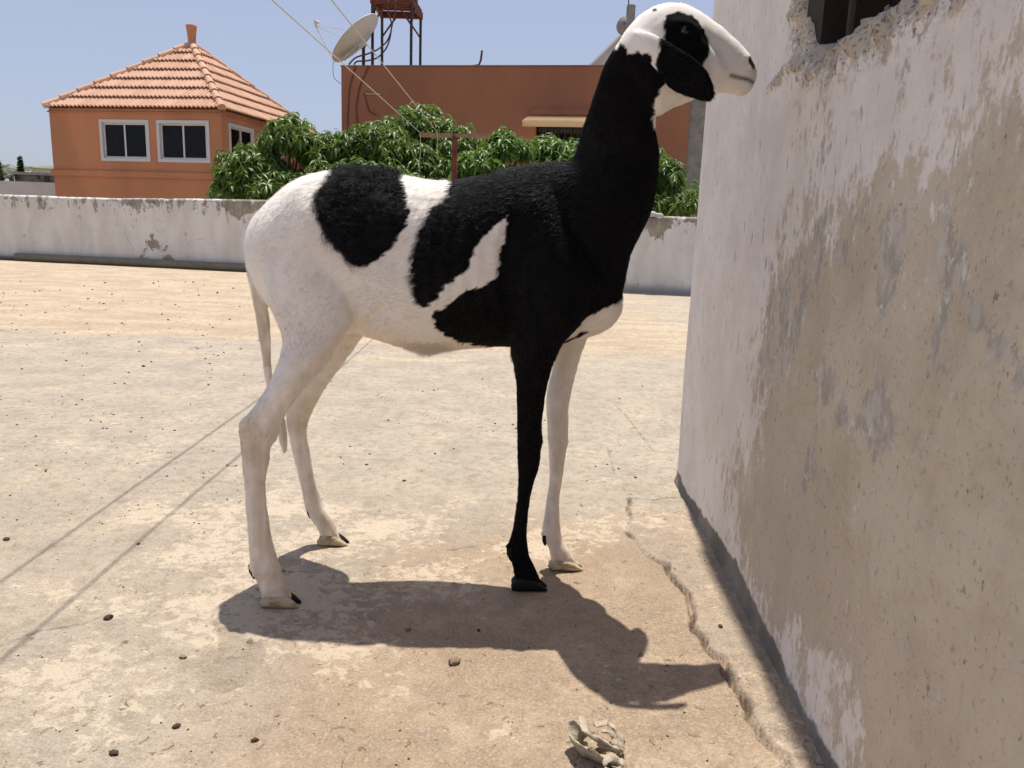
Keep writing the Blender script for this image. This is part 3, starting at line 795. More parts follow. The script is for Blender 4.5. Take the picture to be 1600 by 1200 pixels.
    roof_face(cor[0], cor[1], True); roof_face(cor[1], cor[2], True)
    # the two faces turned away: plain corrugated sheets of tile
    for A, B in ((cor[2], cor[3]), (cor[3], cor[0])):
        MB().add([A + dn * 0.3, B + dn * 0.3, apex + dn * 0.3], [(0, 1, 2)]).build('rear_slope', M_TILE, rf)
    # hip caps
    for ci, c in enumerate(cor):
        d = apex - c; L = np.linalg.norm(d); d /= L; n = 9; sd_ = np.cross(d, Zv); sd_ /= np.linalg.norm(sd_); nn = np.cross(sd_, d)
        for k in range(n):
            a0 = c + d * (L * k / n - 0.02) + nn * 0.070; a1 = c + d * (L * (k + 1) / n + 0.05) + nn * 0.05
            mbb = MB(); ang = np.linspace(-0.45, math.pi + 0.45, 9); vs = []
            for pp, rr in ((a0, 0.105), (a1, 0.082)):
                vs += [pp + sd_ * (rr * math.cos(t)) + nn * (rr * math.sin(t)) for t in ang]
            fs = [(j, j + 1, 9 + j + 1, 9 + j) for j in range(8)] + [tuple(range(9))[::-1]]
            mbb.add(vs, fs); mbb.build('ridge_tile', M_TILE, rf, smooth=False)
    fin = MB().lathe([(0.0, -0.1), (0.115, -0.1), (0.105, 0.12), (0.115, 0.30), (0.145, 0.50), (0.15, 0.55), (0.13, 0.55), (0.11, 0.40), (0.0, 0.39)], apex, 18)
    fin.build('finial', M_HOUSE, rf, smooth=True)
build_house()

# ------------------------------------------------------------------ long brown building behind the trees
def build_block():
    A = np.array([-4.92, 22.0, 0]); B0 = atY(935, 104, 20.8)
    u = np.array([B0[0] - A[0], B0[1] - A[1], 0]); u /= np.linalg.norm(u); v = np.array([-u[1], u[0], 0]); Z = np.array([0, 0, 1.0]); AX = np.array([u, v, Z])
    TOP = 4.89
    end = (atPlane(1076, 200, A, v) - A) @ u
    root = empty('flat_roofed_building', tuple(A + u * end / 2 + v * 2 + np.array([0, 0, GZ])), 'long brown flat-roofed building with a cream awning, behind the mango trees', 'building')
    def Fp(px, py): p = atPlane(px, py, A, v) - A; return p @ u, p[2]
    wx0, wz1 = Fp(837, 196); wx1, wz0 = Fp(925, 262)
    wx1 = max(wx1, wx0 + 1.5)
    w = MB()
    T = 0.25
    w.box((0, 0, GZ), (wx0, T, TOP), AX, A); w.box((wx0, 0, GZ), (wx1, T, wz0), AX, A); w.box((wx0, 0, wz1), (wx1, T, TOP), AX, A); w.box((wx1, 0, GZ), (end, T, TOP), AX, A)
    w.build('front_wall', M_BLD, root)
    k = MB(); k.box((0, T, GZ), (T, 6, TOP), AX, A); k.box((end - T, T, GZ), (end, 6, TOP), AX, A); k.box((T, 6 - T, GZ), (end - T, 6, TOP), AX, A); k.build('side_walls', M_BLD, root)
    MB().box((T, T, TOP - 0.35), (end - T, 6 - T, TOP - 0.2), AX, A).build('roof_slab', M_CONC, root)
    MB().box((-0.02, -0.02, TOP + 0.001), (end + 0.02, T, TOP + 0.03), AX, A).build('coping', M_BLD, root)
    # recessed dark window with bars under the awning
    wi = MB().box((wx0, T - 0.03, wz0), (wx1, T, wz1), AX, A).build('window', M_GLASS, root)
    for q in np.linspace(wx0 + 0.1, wx1 - 0.1, 9): MB().box((q - 0.012, T - 0.09, wz0), (q + 0.012, T - 0.06, wz1), AX, A).build('bar', M_DARKSTEEL, wi)
    ax0, az1 = Fp(827, 171); ax1 = wx1 + 0.3; az0 = Fp(827, 190)[1]
    aw = MB().box((ax0 + 0.05, -0.08, az1 - 0.14), (ax1, -0.001, az1), AX, A).build('awning_box', M_BLD, root)
    s = MB(); 
    EX = 1.0; az0 = 0.75 + (az0 - 0.75) * (21.0 - EX) / 21.0
    v0 = [A + u * ax0 - v * 0.01 + Z * (az1 - 0.16), A + u * ax1 - v * 0.01 + Z * (az1 - 0.16), A + u * ax1 - v * EX + Z * (az0 + 0.03), A + u * ax0 - v * EX + Z * (az0 + 0.03)]
    v1 = [p - Z * 0.012 for p in v0]
    s.add(v0, [(0, 3, 2, 1)]); s.add([v0[3], v0[2], v0[2] - Z * 0.15, v0[3] - Z * 0.15], [(0, 1, 2, 3)]); s.build('awning', M_AWN, root)
    # wall cables at the left end
    for n, pts in enumerate(([(0.42, 0), (0.25, -0.5), (0.18, -1.3), (0.22, -2.4), (0.2, -3.2)], [(0.78, 0), (0.52, -0.55), (0.42, -1.1), (0.5, -1.7), (0.38, -2.8)], [(0.66, -0.7), (0.8, -1.15), (1.0, -1.25)])):
        P = np.array([A + u * a + Z * (TOP + zz) - v * 0.02 for a, zz in pts]); t = np.linspace(0, len(P) - 1, 18)
        P = np.stack([np.interp(t, range(len(P)), P[:, i]) for i in range(3)], -1)
        MB().tube(P, 0.016, 5).build('cable', M_HOSE, root)
    q = Fp(572, 147); MB().box((q[0], -0.03, q[1] - 0.012), (q[0] + 0.42, -0.002, q[1] + 0.012), AX, A).build('wall_bracket', M_WIRE, root)
    c = A + u * Fp(748, 100)[0] + Z * TOP + v * 0.12
    MB().tube([c + np.array([-0.25, 0, 0.02]), c + np.array([-0.02, 0, 0.06]), c + np.array([0.03, 0, 0.2]), c + np.array([0.05, 0, 0.42])], [0.02, 0.03, 0.03, 0.026], 7).build('bent_pipe', M_RUST, root)
    # concrete end column and its railing
    r2 = empty('concrete_frame', tuple(A + u * (end + 0.4) + np.array([0, 0, GZ])), 'grey concrete column with a pale railing beside the brown building', 'building')
    MB().box((end + 0.003, 0.06, GZ), (end + 3.2, 1.2, 4.2), AX, A).build('column', M_CONC, r2)
    MB().box((end + 0.01, -0.06, 1.78), (end + 3.2, 0.058, 1.9), AX, A).build('beam', M_CONC, r2)
    MB().box((end + 0.006, -0.1, 4.201), (end + 3.2, 1.3, 4.4), AX, A).build('slab', M_CONC, r2)
    rl = MB(); rl.box((end + 0.0, -0.32, 1.70), (end + 3.0, -0.28, 1.74), AX, A); rl.box((end + 0.0, -0.32, 1.35), (end + 3.0, -0.28, 1.38), AX, A); rlo = rl.build('railing', M_ALU, r2)
    for x in np.arange(end + 0.05, end + 1.2, 0.09): MB().box((x, -0.31, 0.8), (x + 0.025, -0.29, 1.70), AX, A).build('baluster', M_ALU, rlo)
    # pale pitched roof edge and a chimney vent showing behind the animal's head
    r3 = empty('pitched_roof', tuple(A + u * (end - 2.0) + v * 3 + Z * TOP), 'pale sloping roof edge rising behind the brown building next to the sheep\'s neck', 'roof')
    p0 = atY(920, 106, 24.0); p1 = atY(1000, 30, 24.0)
    d = p1 - p0
    vv = [p0, p0 + d, p0 + d + np.array([0.3, 0, -0.1]), np.array([p0[0] + d[0] + 0.3, p0[1], p0[2]])]
    vv = vv + [p + np.array([0.2, 3, 0]) for p in vv]
    MB().add(vv, [(0, 3, 2, 1), (4, 5, 6, 7), (0, 1, 5, 4), (1, 2, 6, 5), (2, 3, 7, 6), (3, 0, 4, 7)]).build('gable', painted('pale_roof_paint', (0.55, 0.53, 0.48), 0.08), r3)
    MB().tube([p0 + np.array([-0.05, -0.06, -0.02]), p0 + d + np.array([-0.05, -0.06, 0])], 0.05, 6).build('edge_trim', M_ALU, r3)
    r4 = empty('roof_vent', tuple(atY(982, 60, 23.5)), 'grey round vent with an upright pipe on the roof behind the sheep\'s head', 'vent')
    c = atY(978, 40, 23.5)
    MB().lathe([(0.02, -0.25), (0.2, -0.2), (0.28, 0), (0.2, 0.2), (0.02, 0.25)], c, 16, (0.3, 1, 0)).build('drum', M_CONC, r4, smooth=True)
    c2 = atY(985, 30, 23.4); MB().tube([c2 + np.array([0, 0, -0.9]), c2 + np.array([0, 0, 0.36])], 0.125, 14).build('flue', M_CONC, r4, smooth=False)
    MB().tube([c2 + np.array([-0.08, -0.05, 0.3]), c2 + np.array([-0.1, -0.05, 0.9])], 0.018, 6).build('rod', M_DARKSTEEL, r4)
    return A, u, v, TOP
BA, BU, BV, BTOP = build_block()

# ------------------------------------------------------------------ water tower, tank, hoses, dish
def build_tower():
    Yf, Yb = 23.0, 24.6; Z = np.array([0, 0, 1.0])
    zroof = BTOP - 0.2
    fl = atY(572.5, 8, Yf) * 0
    # front edge is the higher one in the picture (seen from below): platform corners
    bl = atY(611, 24, 24.6); br = atY(658, 24, 24.6)
    zp = bl[2]
    def on(px, py): return atZ(px, py, zp)
    f0 = atZ(582, 3, zp); f1 = atZ(644, 3, zp)
    Yn = 23.0
    f0 = atY(582, 4, Yn); f1 = atY(643, 4, Yn); zp = f0[2]
    b0 = atY(597, 60, 24.5); b1 = atY(657, 60, 24.5)
    f1[2] = b0[2] = b1[2] = zp
    root = empty('tank_stand', (float((f0[0] + b1[0]) / 2), 23.7, zroof), 'rusty red steel stand on the brown building\'s roof, carrying a black tank', 'tower')
    legs = (f0, f1, b0, b1)
    for p in legs:
        MB().box((p[0] - 0.035, p[1] - 0.035, zroof), (p[0] + 0.035, p[1] + 0.035, p[2] - 0.02)).build('leg', M_DARKSTEEL, root)
    def beam(a, c, w=0.05, hgt=0.09, nm='beam', m=M_RUST):
        d = c - a; L = np.linalg.norm(d); d /= L; s = np.cross(d, Z); s /= np.linalg.norm(s)
        MB().box((-0.06, -w, -hgt), (L + 0.06, w, hgt), np.array([d, s, np.cross(s, d)]), a).build(nm, m, root)
    up = np.array([0, 0, 0.075])
    beam(f0 + up, f1 + up); beam(b0 + up, b1 + up); beam(f0 + up, b0 + up, 0.048, 0.085); beam(f1 + up, b1 + up, 0.048, 0.085)
    for t in np.linspace(0.14, 0.86, 6):
        a = f0 + (b0 - f0) * t; c = f1 + (b1 - f1) * t; beam(a + up * 2.35, c + up * 2.35, 0.075, 0.02, 'slat')
    for p, q in ((f0, b0), (f0, f1), (f1, b1), (f1, f0), (b0, b1), (b1, b0)):
        d = (q - p) / np.linalg.norm(q - p); MB().tube([p - Z * 0.55, p + d * 0.42 + up * 0.2], 0.028, 6).build('brace', M_RUST, root)
    c = (f0 + f1 + b0 + b1) / 4
    tank = MB().lathe([(0, 0.0), (0.52, 0.0), (0.56, 0.04), (0.56, 0.35), (0.585, 0.40), (0.56, 0.45), (0.56, 0.8), (0.585, 0.85), (0.56, 0.9), (0.56, 1.15), (0.4, 1.32), (0.2, 1.36), (0.2, 1.42), (0, 1.42)], c + np.array([0.04, 0, 0.205]), 32)
    tag(tank.build('water_tank', M_BLACKPL, smooth=True), 'black ribbed water tank standing on the rusty steel stand', 'tank')
    for nm, px, lab in (('hose', [(607, 0), (607, 20), (612, 40), (606, 62), (592, 76), (575, 84), (556, 90), (545, 101)], 'upper reddish hose looping from the tank down to the roof edge'),
                        ('hose', [(618, 0), (617, 20), (612, 42), (609, 60), (603, 76), (590, 90), (573, 95), (558, 96), (553, 101)], 'lower dark hose sagging from the tank beside the other hose')):
        n = len(px); P = []
        for i, p in enumerate(px):
            t = i / (n - 1); P.append(atY(*p, 22.75 - 0.55 * sstep(0.3, 1.0, np.array(t))))
        P = np.array(P); t = np.linspace(0, n - 1, 40)
        # smooth curve through the points
        def cr(t):
            i = min(int(t), n - 2); f = t - i; p0 = P[max(i - 1, 0)]; p1 = P[i]; p2 = P[i + 1]; p3_ = P[min(i + 2, n - 1)]
            return 0.5 * (2 * p1 + (p2 - p0) * f + (2 * p0 - 5 * p1 + 4 * p2 - p3_) * f * f + (3 * p1 - p0 - 3 * p2 + p3_) * f ** 3)
        tag(MB().tube([cr(x) for x in t], 0.022, 7).build(nm, M_HOSE, smooth=True), lab, 'hose')
build_tower()
def build_dish():
    Yd = 22.6
    top = atY(589, 25, Yd); bot = atY(522, 95, Yd); c = (top + bot) / 2
    R = np.linalg.norm(top - bot) / 2
    t = (top - bot) / (2 * R)
    # seen nearly edge-on from behind: axis points left-up and a little away from us
    s = np.cross(t, [0, 1, 0]); s /= np.linalg.norm(s)
    if s[0] > 0: s = -s
    ax = s * math.cos(math.radians(2)) + np.array([0, 1.0, 0]) * math.sin(math.radians(2)); ax -= t * (ax @ t); ax /= np.linalg.norm(ax)
    root = empty('satellite_dish', tuple(atY(568, 101, Yd)), 'pale grey satellite dish tilted skyward on the corner of the brown building\'s roof', 'dish')
    prof = [(r * R, 0.22 * R * r * r - 0.20 * R) for r in np.linspace(0.001, 1, 12)]
    back = [(r * R, 0.22 * R * r * r - 0.20 * R - 0.02) for r in np.linspace(1.0, 0.001, 12)]
    MB().lathe(prof + [(R * 1.012, 0.02 * R), (R * 1.012, -0.005 * R)] + back, c, 40, ax).build('reflector', M_DISH, root, smooth=True)
    tip = atY(493, 41, Yd + 0.15)
    MB().tube([bot + ax * 0.02, tip], 0.012, 6).build('feed_arm', M_DISH, root)
    for sg in (-1, 1):
        side = c + np.cross(ax, t) * R * 0.93 * sg + ax * 0.02
        MB().tube([side, tip], 0.008, 5).build('strut', M_DISH, root)
    k = MB(); k.tube([tip + np.array([-0.02, 0, 0.16]), tip + np.array([0.02, 0, -0.02])], 0.035, 10); k.tube([tip + np.array([-0.02, 0, 0.15]), tip + np.array([0.09, 0, 0.09])], [0.03, 0.045], 10); k.build('feed_horn', M_DISH, root)
    hub = c - ax * 0.24 * R; base = atY(568, 100, Yd) ; base[2] = BTOP - 0.2
    MB().tube([base, np.array([base[0], base[1], hub[2] - 0.02])], 0.045, 10).build('mast', M_DARKSTEEL, root)
    b = MB(); b.box((-0.11, -0.09, -0.10), (0.11, 0.09, 0.10), np.array([ax, t, np.cross(ax, t)]), hub + np.array([0.02, 0, 0])); b.build('bracket', M_DISH, root)
    b = MB(); b.box((-0.045, -0.75 * R, -0.04), (0.045, 0.55 * R, 0.04), np.array([ax, t, np.cross(ax, t)]), c - ax * 0.20 * R - np.cross(ax, t) * 0.05); b.build('rear_rib', M_DISH, root)
    P = [bot + np.array([-0.02, 0, -0.02]), atY(520, 110, Yd), atY(522, 122, Yd), atY(532, 131, Yd)]
    MB().tube(P, 0.008, 5).build('cable', M_DARKSTEEL, root)
build_dish()

# ------------------------------------------------------------------ far left: low walls, roof, conifers, palm
q = atY(0, 300, 27.0); q2 = atY(100, 286, 27.0)
o = MB().box((-24, 27.0, GZ), (q2[0] + 2.0, 30, q2[2])).build('low_building', M_FARW); tag(o, 'plain pale grey low building at the far left beyond the parapet', 'building')
q = atY(22, 268, 36.0); q2 = atY(90, 286, 36.0)
tD = NT('dark_stone', 0.95, 0.1); tD.done(tD.mix(tD.ramp(tD.noise(tD.coord(), 1.6, 7, 0.65, 0.8), 0.42, 0.6), (0.035, 0.032, 0.036), (0.14, 0.13, 0.12)), tD.bump(tD.noise(tD.coord(), 4, 6), 0.8, 0.1))
rt = empty('stone_wall', (float(q[0]) + 2, 36.5, GZ), 'dark mottled stone wall beyond the low pale building at far left', 'wall')
MB().box((q[0], 36, GZ), (q[0] + 6, 36.5, q[2] - 0.12)).build('masonry', tD.m, rt); MB().box((q[0] - 0.1, 35.95, q[2] - 0.119), (q[0] + 6, 36.55, q[2])).build('coping', M_CONC, rt)
q = atY(40, 265, 44.0); t2 = atY(64, 260.5, 46); q3 = atY(86, 265, 44.0)
rt = empty('far_roof', (float(t2[0]), 46, GZ), 'low olive hipped roof in the distance behind the dark stone wall', 'building')
e0, e1 = np.array([q[0], 44, q[2] + .1]), np.array([q3[0] + 1.5, 44, q[2] + .1]); e2, e3 = e1 + [0, 6, 0], e0 + [0, 6, 0]; tp = np.array([t2[0], 47, t2[2] + .15])
MB().add([e0, e1, e2, e3, tp], [(0, 1, 4), (1, 2, 4), (2, 3, 4), (3, 0, 4), (0, 3, 2, 1)]).build('roof', mat_plain('olive_roof', (0.20, 0.19, 0.12), 0.9), rt)
MB().box((e0[0] + 0.2, 44.2, GZ), (e1[0] - 0.2, 49.8, e0[2] - 0.01)).build('walls', M_FARW, rt)

def leaf_cloud(P, D, L, W, droop, seg=3, rnd=None):
    """leaf blades: start P, direction D, length L, width W; returns verts, faces, per-vertex random"""
    n = len(P); wp = [0.25, 1.0, 0.75, 0.02] if seg == 3 else [0.4, 1.0, 0.02]
    D = D / (np.linalg.norm(D, axis=1)[:, None] + 1e-9)
    side = np.cross(D, np.array([0, 0, 1.0])) + 0.35 * rng.normal(size=(n, 3)); side -= D * (side * D).sum(1)[:, None]; side /= np.linalg.norm(side, axis=1)[:, None] + 1e-9
    cur = P.copy(); V = []
    for k in range(seg + 1):
        nn = np.cross(side, D)
        ww = (W * wp[k] * 0.5)[:, None]
        V += [cur - side * ww + nn * ww * 0.35, cur - nn * ww * 0.1, cur + side * ww + nn * ww * 0.35]
        D = D + np.array([0, 0, -1.0]) * droop[:, None]; D /= np.linalg.norm(D, axis=1)[:, None]
        side -= D * (side * D).sum(1)[:, None]; side /= np.linalg.norm(side, axis=1)[:, None] + 1e-9
        cur = cur + D * (L / seg)[:, None]
    V = np.stack(V, 1); m = 3 * (seg + 1)
    F = []
    for k in range(seg):
        for j in (0, 1): F.append((3 * k + j, 3 * k + j + 1, 3 * k + 3 + j + 1, 3 * k + 3 + j))
    F = np.array(F); faces = (np.arange(n)[:, None, None] * m + F[None]).reshape(-1, 4)
    r = rng.random(n) if rnd is None else rnd
    return V.reshape(-1, 3), faces, np.repeat(r, m)

def mango(name, label, lobes, trunk, nsh, mat, group, leafL=0.155):
    """lobes: (centre, radii); shoots with whorls of long drooping leaves"""
    root = empty(name, (trunk[0], trunk[1], GZ), label, 'tree', group)
    tot = sum(r[0] * r[2] for _, r in lobes)
    PP, DD = [], []
    for c, r in lobes:
        n = int(nsh * r[0] * r[2] / tot)
        d = rng.normal(size=(n, 3)); d[:, 2] = np.abs(d[:, 2]) * 0.9 - 0.25 * rng.random(n); d[:, 1] -= 0.35; d /= np.linalg.norm(d, axis=1)[:, None]
        rad = 0.62 + 0.42 * rng.random(n) ** 0.6
        rad = rad * (1 + 0.34 * fbm(d * 3.2 + np.array(c), 3, 151)) + 0.10 * (rng.random(n) > 0.93)
        PP.append(np.array(c) + d * np.array(r) * rad[:, None]); DD.append(d + np.array([0, 0, 0.45]) + 0.25 * rng.normal(size=(n, 3)))
    P = np.concatenate(PP); D = np.concatenate(DD); D /= np.linalg.norm(D, axis=1)[:, None]
    k = 12; n = len(P)
    u = np.cross(D, [0.3, 0.2, 1.0]); u /= np.linalg.norm(u, axis=1)[:, None]; w = np.cross(D, u)
    az = (np.arange(k) * 2.39996)[None, :] + rng.random((n, 1)) * 6.28
    el = 0.15 + 0.75 * rng.random((n, k))
    along = (0.10 * rng.random((n, k)))[..., None]
    LD = D[:, None, :] * el[..., None] + (np.cos(az)[..., None] * u[:, None, :] + np.sin(az)[..., None] * w[:, None, :])
    LP = P[:, None, :] - D[:, None, :] * along
    N = n * k
    L = leafL * (0.55 + 0.75 * rng.random(N)) * np.repeat(0.75 + 0.5 * rng.random(n), k); Wd = L * (0.20 + 0.06 * rng.random(N))
    V, F, R = leaf_cloud(LP.reshape(-1, 3), LD.reshape(-1, 3), L, Wd, 0.35 + 0.35 * rng.random(N), 3)
    # tone follows each shoot a little: young shoots paler
    R = np.clip(0.6 * R + 0.4 * np.repeat(np.repeat(rng.random(n) ** 1.5, k), 12), 0, 1)
    me = mesh_fast('crown', V, F, True); set_float(me, 'rnd', R); obj('crown', me, mat, root)
    b = MB(); base = np.array([trunk[0], trunk[1], GZ - 0.1]); fork = np.array([trunk[0], trunk[1], GZ + trunk[2]])
    b.tube([base, base + (fork - base) * 0.5 + np.array([0.05, 0.03, 0]), fork], [0.17, 0.13, 0.11], 9)
    tr = b.build('trunk', M_BARK, root, smooth=True)
    for c, r in lobes:
        for q in range(4):
            e = np.array(c) + np.array(r) * rng.uniform(-0.55, 0.55, 3)
            MB().tube([fork - np.array([0, 0, 0.1]), (fork + e) / 2 + np.array([0, 0, 0.15]), e], [0.07, 0.045, 0.012], 6).build('limb', M_BARK, tr, smooth=True)
    # twigs to the shoots
    tw = MB()
    for i in range(0, n, 3):
        c = lobes[np.argmin([np.linalg.norm(P[i] - np.array(cc)) for cc, _ in lobes])][0]
        tw.tube([np.array(c) * 0.35 + P[i] * 0.65, P[i]], [0.009, 0.004], 3, False)
    tag(tw.build('twigs', M_BARK, root), kind='stuff')
def lobe(px, py, Y, rx_px, rz_px, ry): 
    c = atY(px, py, Y); s = Y / FPX
    return (tuple(c), (rx_px * s, ry, rz_px * s))
G = 'mango trees beyond the parapet'
mango('mango_tree', 'dense dark mango tree at the left, against the tiled pavilion', [lobe(402, 275, 13.2, 54, 50, 0.8), lobe(456, 231, 13.4, 44, 46, 0.7), lobe(430, 310, 12.9, 80, 50, 0.7), lobe(362, 300, 13.2, 26, 36, 0.5)], (-4.2, 13.6, 1.9), 900, M_LEAF, G)
mango('mango_tree', 'broad mango tree in the middle, below the corner of the brown building', [lobe(525, 250, 13.6, 52, 42, 0.8), lobe(590, 240, 13.6, 62, 46, 0.8), lobe(560, 300, 13.0, 110, 55, 0.8)], (-2.9, 14.0, 2.0), 950, M_LEAF, G)
mango('mango_tree', 'tallest mango tree crown, crossed by the two clotheslines', [lobe(655, 218, 14.6, 62, 48, 0.9), lobe(700, 235, 14.4, 55, 44, 0.8), lobe(665, 285, 13.8, 100, 58, 0.8)], (-1.5, 14.8, 2.2), 950, M_LEAF, G)
mango('mango_tree', 'bright young mango tree right of the clothesline post', [lobe(750, 262, 12.4, 42, 28, 0.4), lobe(790, 240, 12.8, 38, 36, 0.5), lobe(770, 300, 12.6, 70, 45, 0.5)], (-0.3, 12.9, 1.9), 560, M_LEAFY, G)
mango('mango_tree', 'mango tree under the cream awning by the sheep\'s neck', [lobe(855, 240, 13.8, 34, 30, 0.6), lobe(900, 262, 13.6, 60, 40, 0.7), lobe(870, 310, 13.2, 90, 50, 0.7)], (1.0, 14.0, 2.0), 620, M_LEAFY, G)
mango('mango_tree', 'mango tree showing between the sheep\'s neck and the tall wall', [lobe(1030, 285, 12.4, 40, 42, 0.6), lobe(1070, 325, 12.0, 70, 35, 0.6), lobe(1000, 320, 12.4, 60, 50, 0.6)], (2.9, 12.9, 1.9), 560, M_LEAF, G)

def conifer(px, ptop, pbase, Y, w_px, label):
    t = atY(px, ptop, Y); b = atY(px, pbase, Y); root = empty('conifer', (float(b[0]), Y, GZ), label, 'tree', 'far conifers')
    MB().tube([(b[0], Y, GZ - 0.1), (t[0], Y, t[2] - 0.1)], [0.12, 0.02], 7).build('trunk', M_BARK, root)
    n = 2600; f = rng.random(n) ** 0.7; H = t[2] - b[2] + 1.5; rr = (w_px * Y / FPX) * (f * 1.0 + 0.05) * (0.75 + 0.25 * np.cos(f * 40)) * rng.random(n) ** 0.4
    a = rng.random(n) * 6.28
    P = np.stack([t[0] + rr * np.cos(a), Y + rr * np.sin(a), t[2] - f * H], -1)
    V, F, R = leaf_cloud(P, np.stack([np.cos(a), np.sin(a), np.full(n, 0.1)], -1), np.full(n, 0.14), np.full(n, 0.06), np.full(n, 0.3), 2)
    me = mesh_fast('crown', V, F, True); set_float(me, 'rnd', R); obj('crown', me, M_CONIFER, root)
conifer(30.5, 243, 275, 38.5, 8, 'pointed dark conifer above the stone wall at far left')
conifer(-3, 250, 285, 38.5, 12, 'dark conifer cut by the left edge of the picture')
def palm(px, py, Y):
    c = atY(px, py, Y); root = empty('palm', (float(c[0]), Y, GZ), 'pale feathery palm between the two conifers at far left', 'tree')
    MB().tube([(c[0], Y, GZ - 0.1), (c[0] + 0.1, Y, c[2])], [0.16, 0.11], 8).build('trunk', M_BARK, root)
    for k in range(14):
        a = k * 2.4; d = np.array([math.cos(a), math.sin(a), 0.9 + 0.5 * rng.random()]); d /= np.linalg.norm(d)
        P = []; cur = np.array(c); D = d.copy()
        for s in range(10):
            P.append(cur.copy()); cur = cur + D * 0.14; D = D + np.array([0, 0, -0.13]); D /= np.linalg.norm(D)
        P = np.array(P); PP = np.repeat(P, 6, 0); n = len(PP); sd_ = np.cross(d, [0, 0, 1]); sg = np.tile([1, -1], n // 2)[:, None]
        V, F, R = leaf_cloud(PP + rng.normal(size=(n, 3)) * 0.02, sd_ * sg + d * 0.6 + rng.normal(size=(n, 3)) * 0.1, np.full(n, 0.32), np.full(n, 0.03), np.full(n, 0.25), 2)
        me = mesh_fast('frond', V, F, True); set_float(me, 'rnd', R); obj('frond', me, M_FROND, root)
M_FROND = mat_leaf('palm_frond', (0.12, 0.13, 0.06), (0.22, 0.22, 0.11))
palm(15, 279, 40.0)

# ------------------------------------------------------------------ the sheep
Y0 = 1.57
def loft(rings, sub=5, nseg=28, expo=2.0):
    """rings: (A, B, Y, w[, e]) with A and B the two outline points of a cross-section in the animal's side plane; smooth closed tube"""
    ctl = []
    for r in rings:
        A = atY(*r[0], r[2]); B = atY(*r[1], r[2]); ctl.append(np.concatenate([A, B, [r[3]]]))
    return loft_w(np.array(ctl), sub, nseg, expo)
def loft_w(C, sub=5, nseg=28, expo=2.0):
    n = len(C); out = []
    def cr(i, f):
        p0, p1, p2, p3_ = C[max(i - 1, 0)], C[i], C[i + 1], C[min(i + 2, n - 1)]
        return 0.5 * (2 * p1 + (p2 - p0) * f + (2 * p0 - 5 * p1 + 4 * p2 - p3_) * f * f + (3 * p1 - p0 - 3 * p2 + p3_) * f ** 3)
    for i in range(n - 1):
        for k in range(sub): out.append(cr(i, k / sub))
    out.append(C[-1]); out = np.array(out); m = len(out)
    a = np.arange(nseg) * 2 * math.pi / nseg
    ca, sa = np.cos(a), np.sin(a)
    ca = np.sign(ca) * np.abs(ca) ** (2 / expo); sa = np.sign(sa) * np.abs(sa) ** (2 / expo)
    V = []
    for r in out:
        c = (r[:3] + r[3:6]) / 2; h_ = (r[:3] - r[3:6]) / 2
        V.append(c + ca[:, None] * h_ + sa[:, None] * np.array([0, max(r[6], 0.001), 0]))
    V = np.concatenate(V)
    F = [(k * nseg + j, k * nseg + (j + 1) % nseg, (k + 1) * nseg + (j + 1) % nseg, (k + 1) * nseg + j) for k in range(m - 1) for j in range(nseg)]
    F += [tuple(range(nseg))[::-1], tuple((m - 1) * nseg + j for j in range(nseg))]
    return V, F

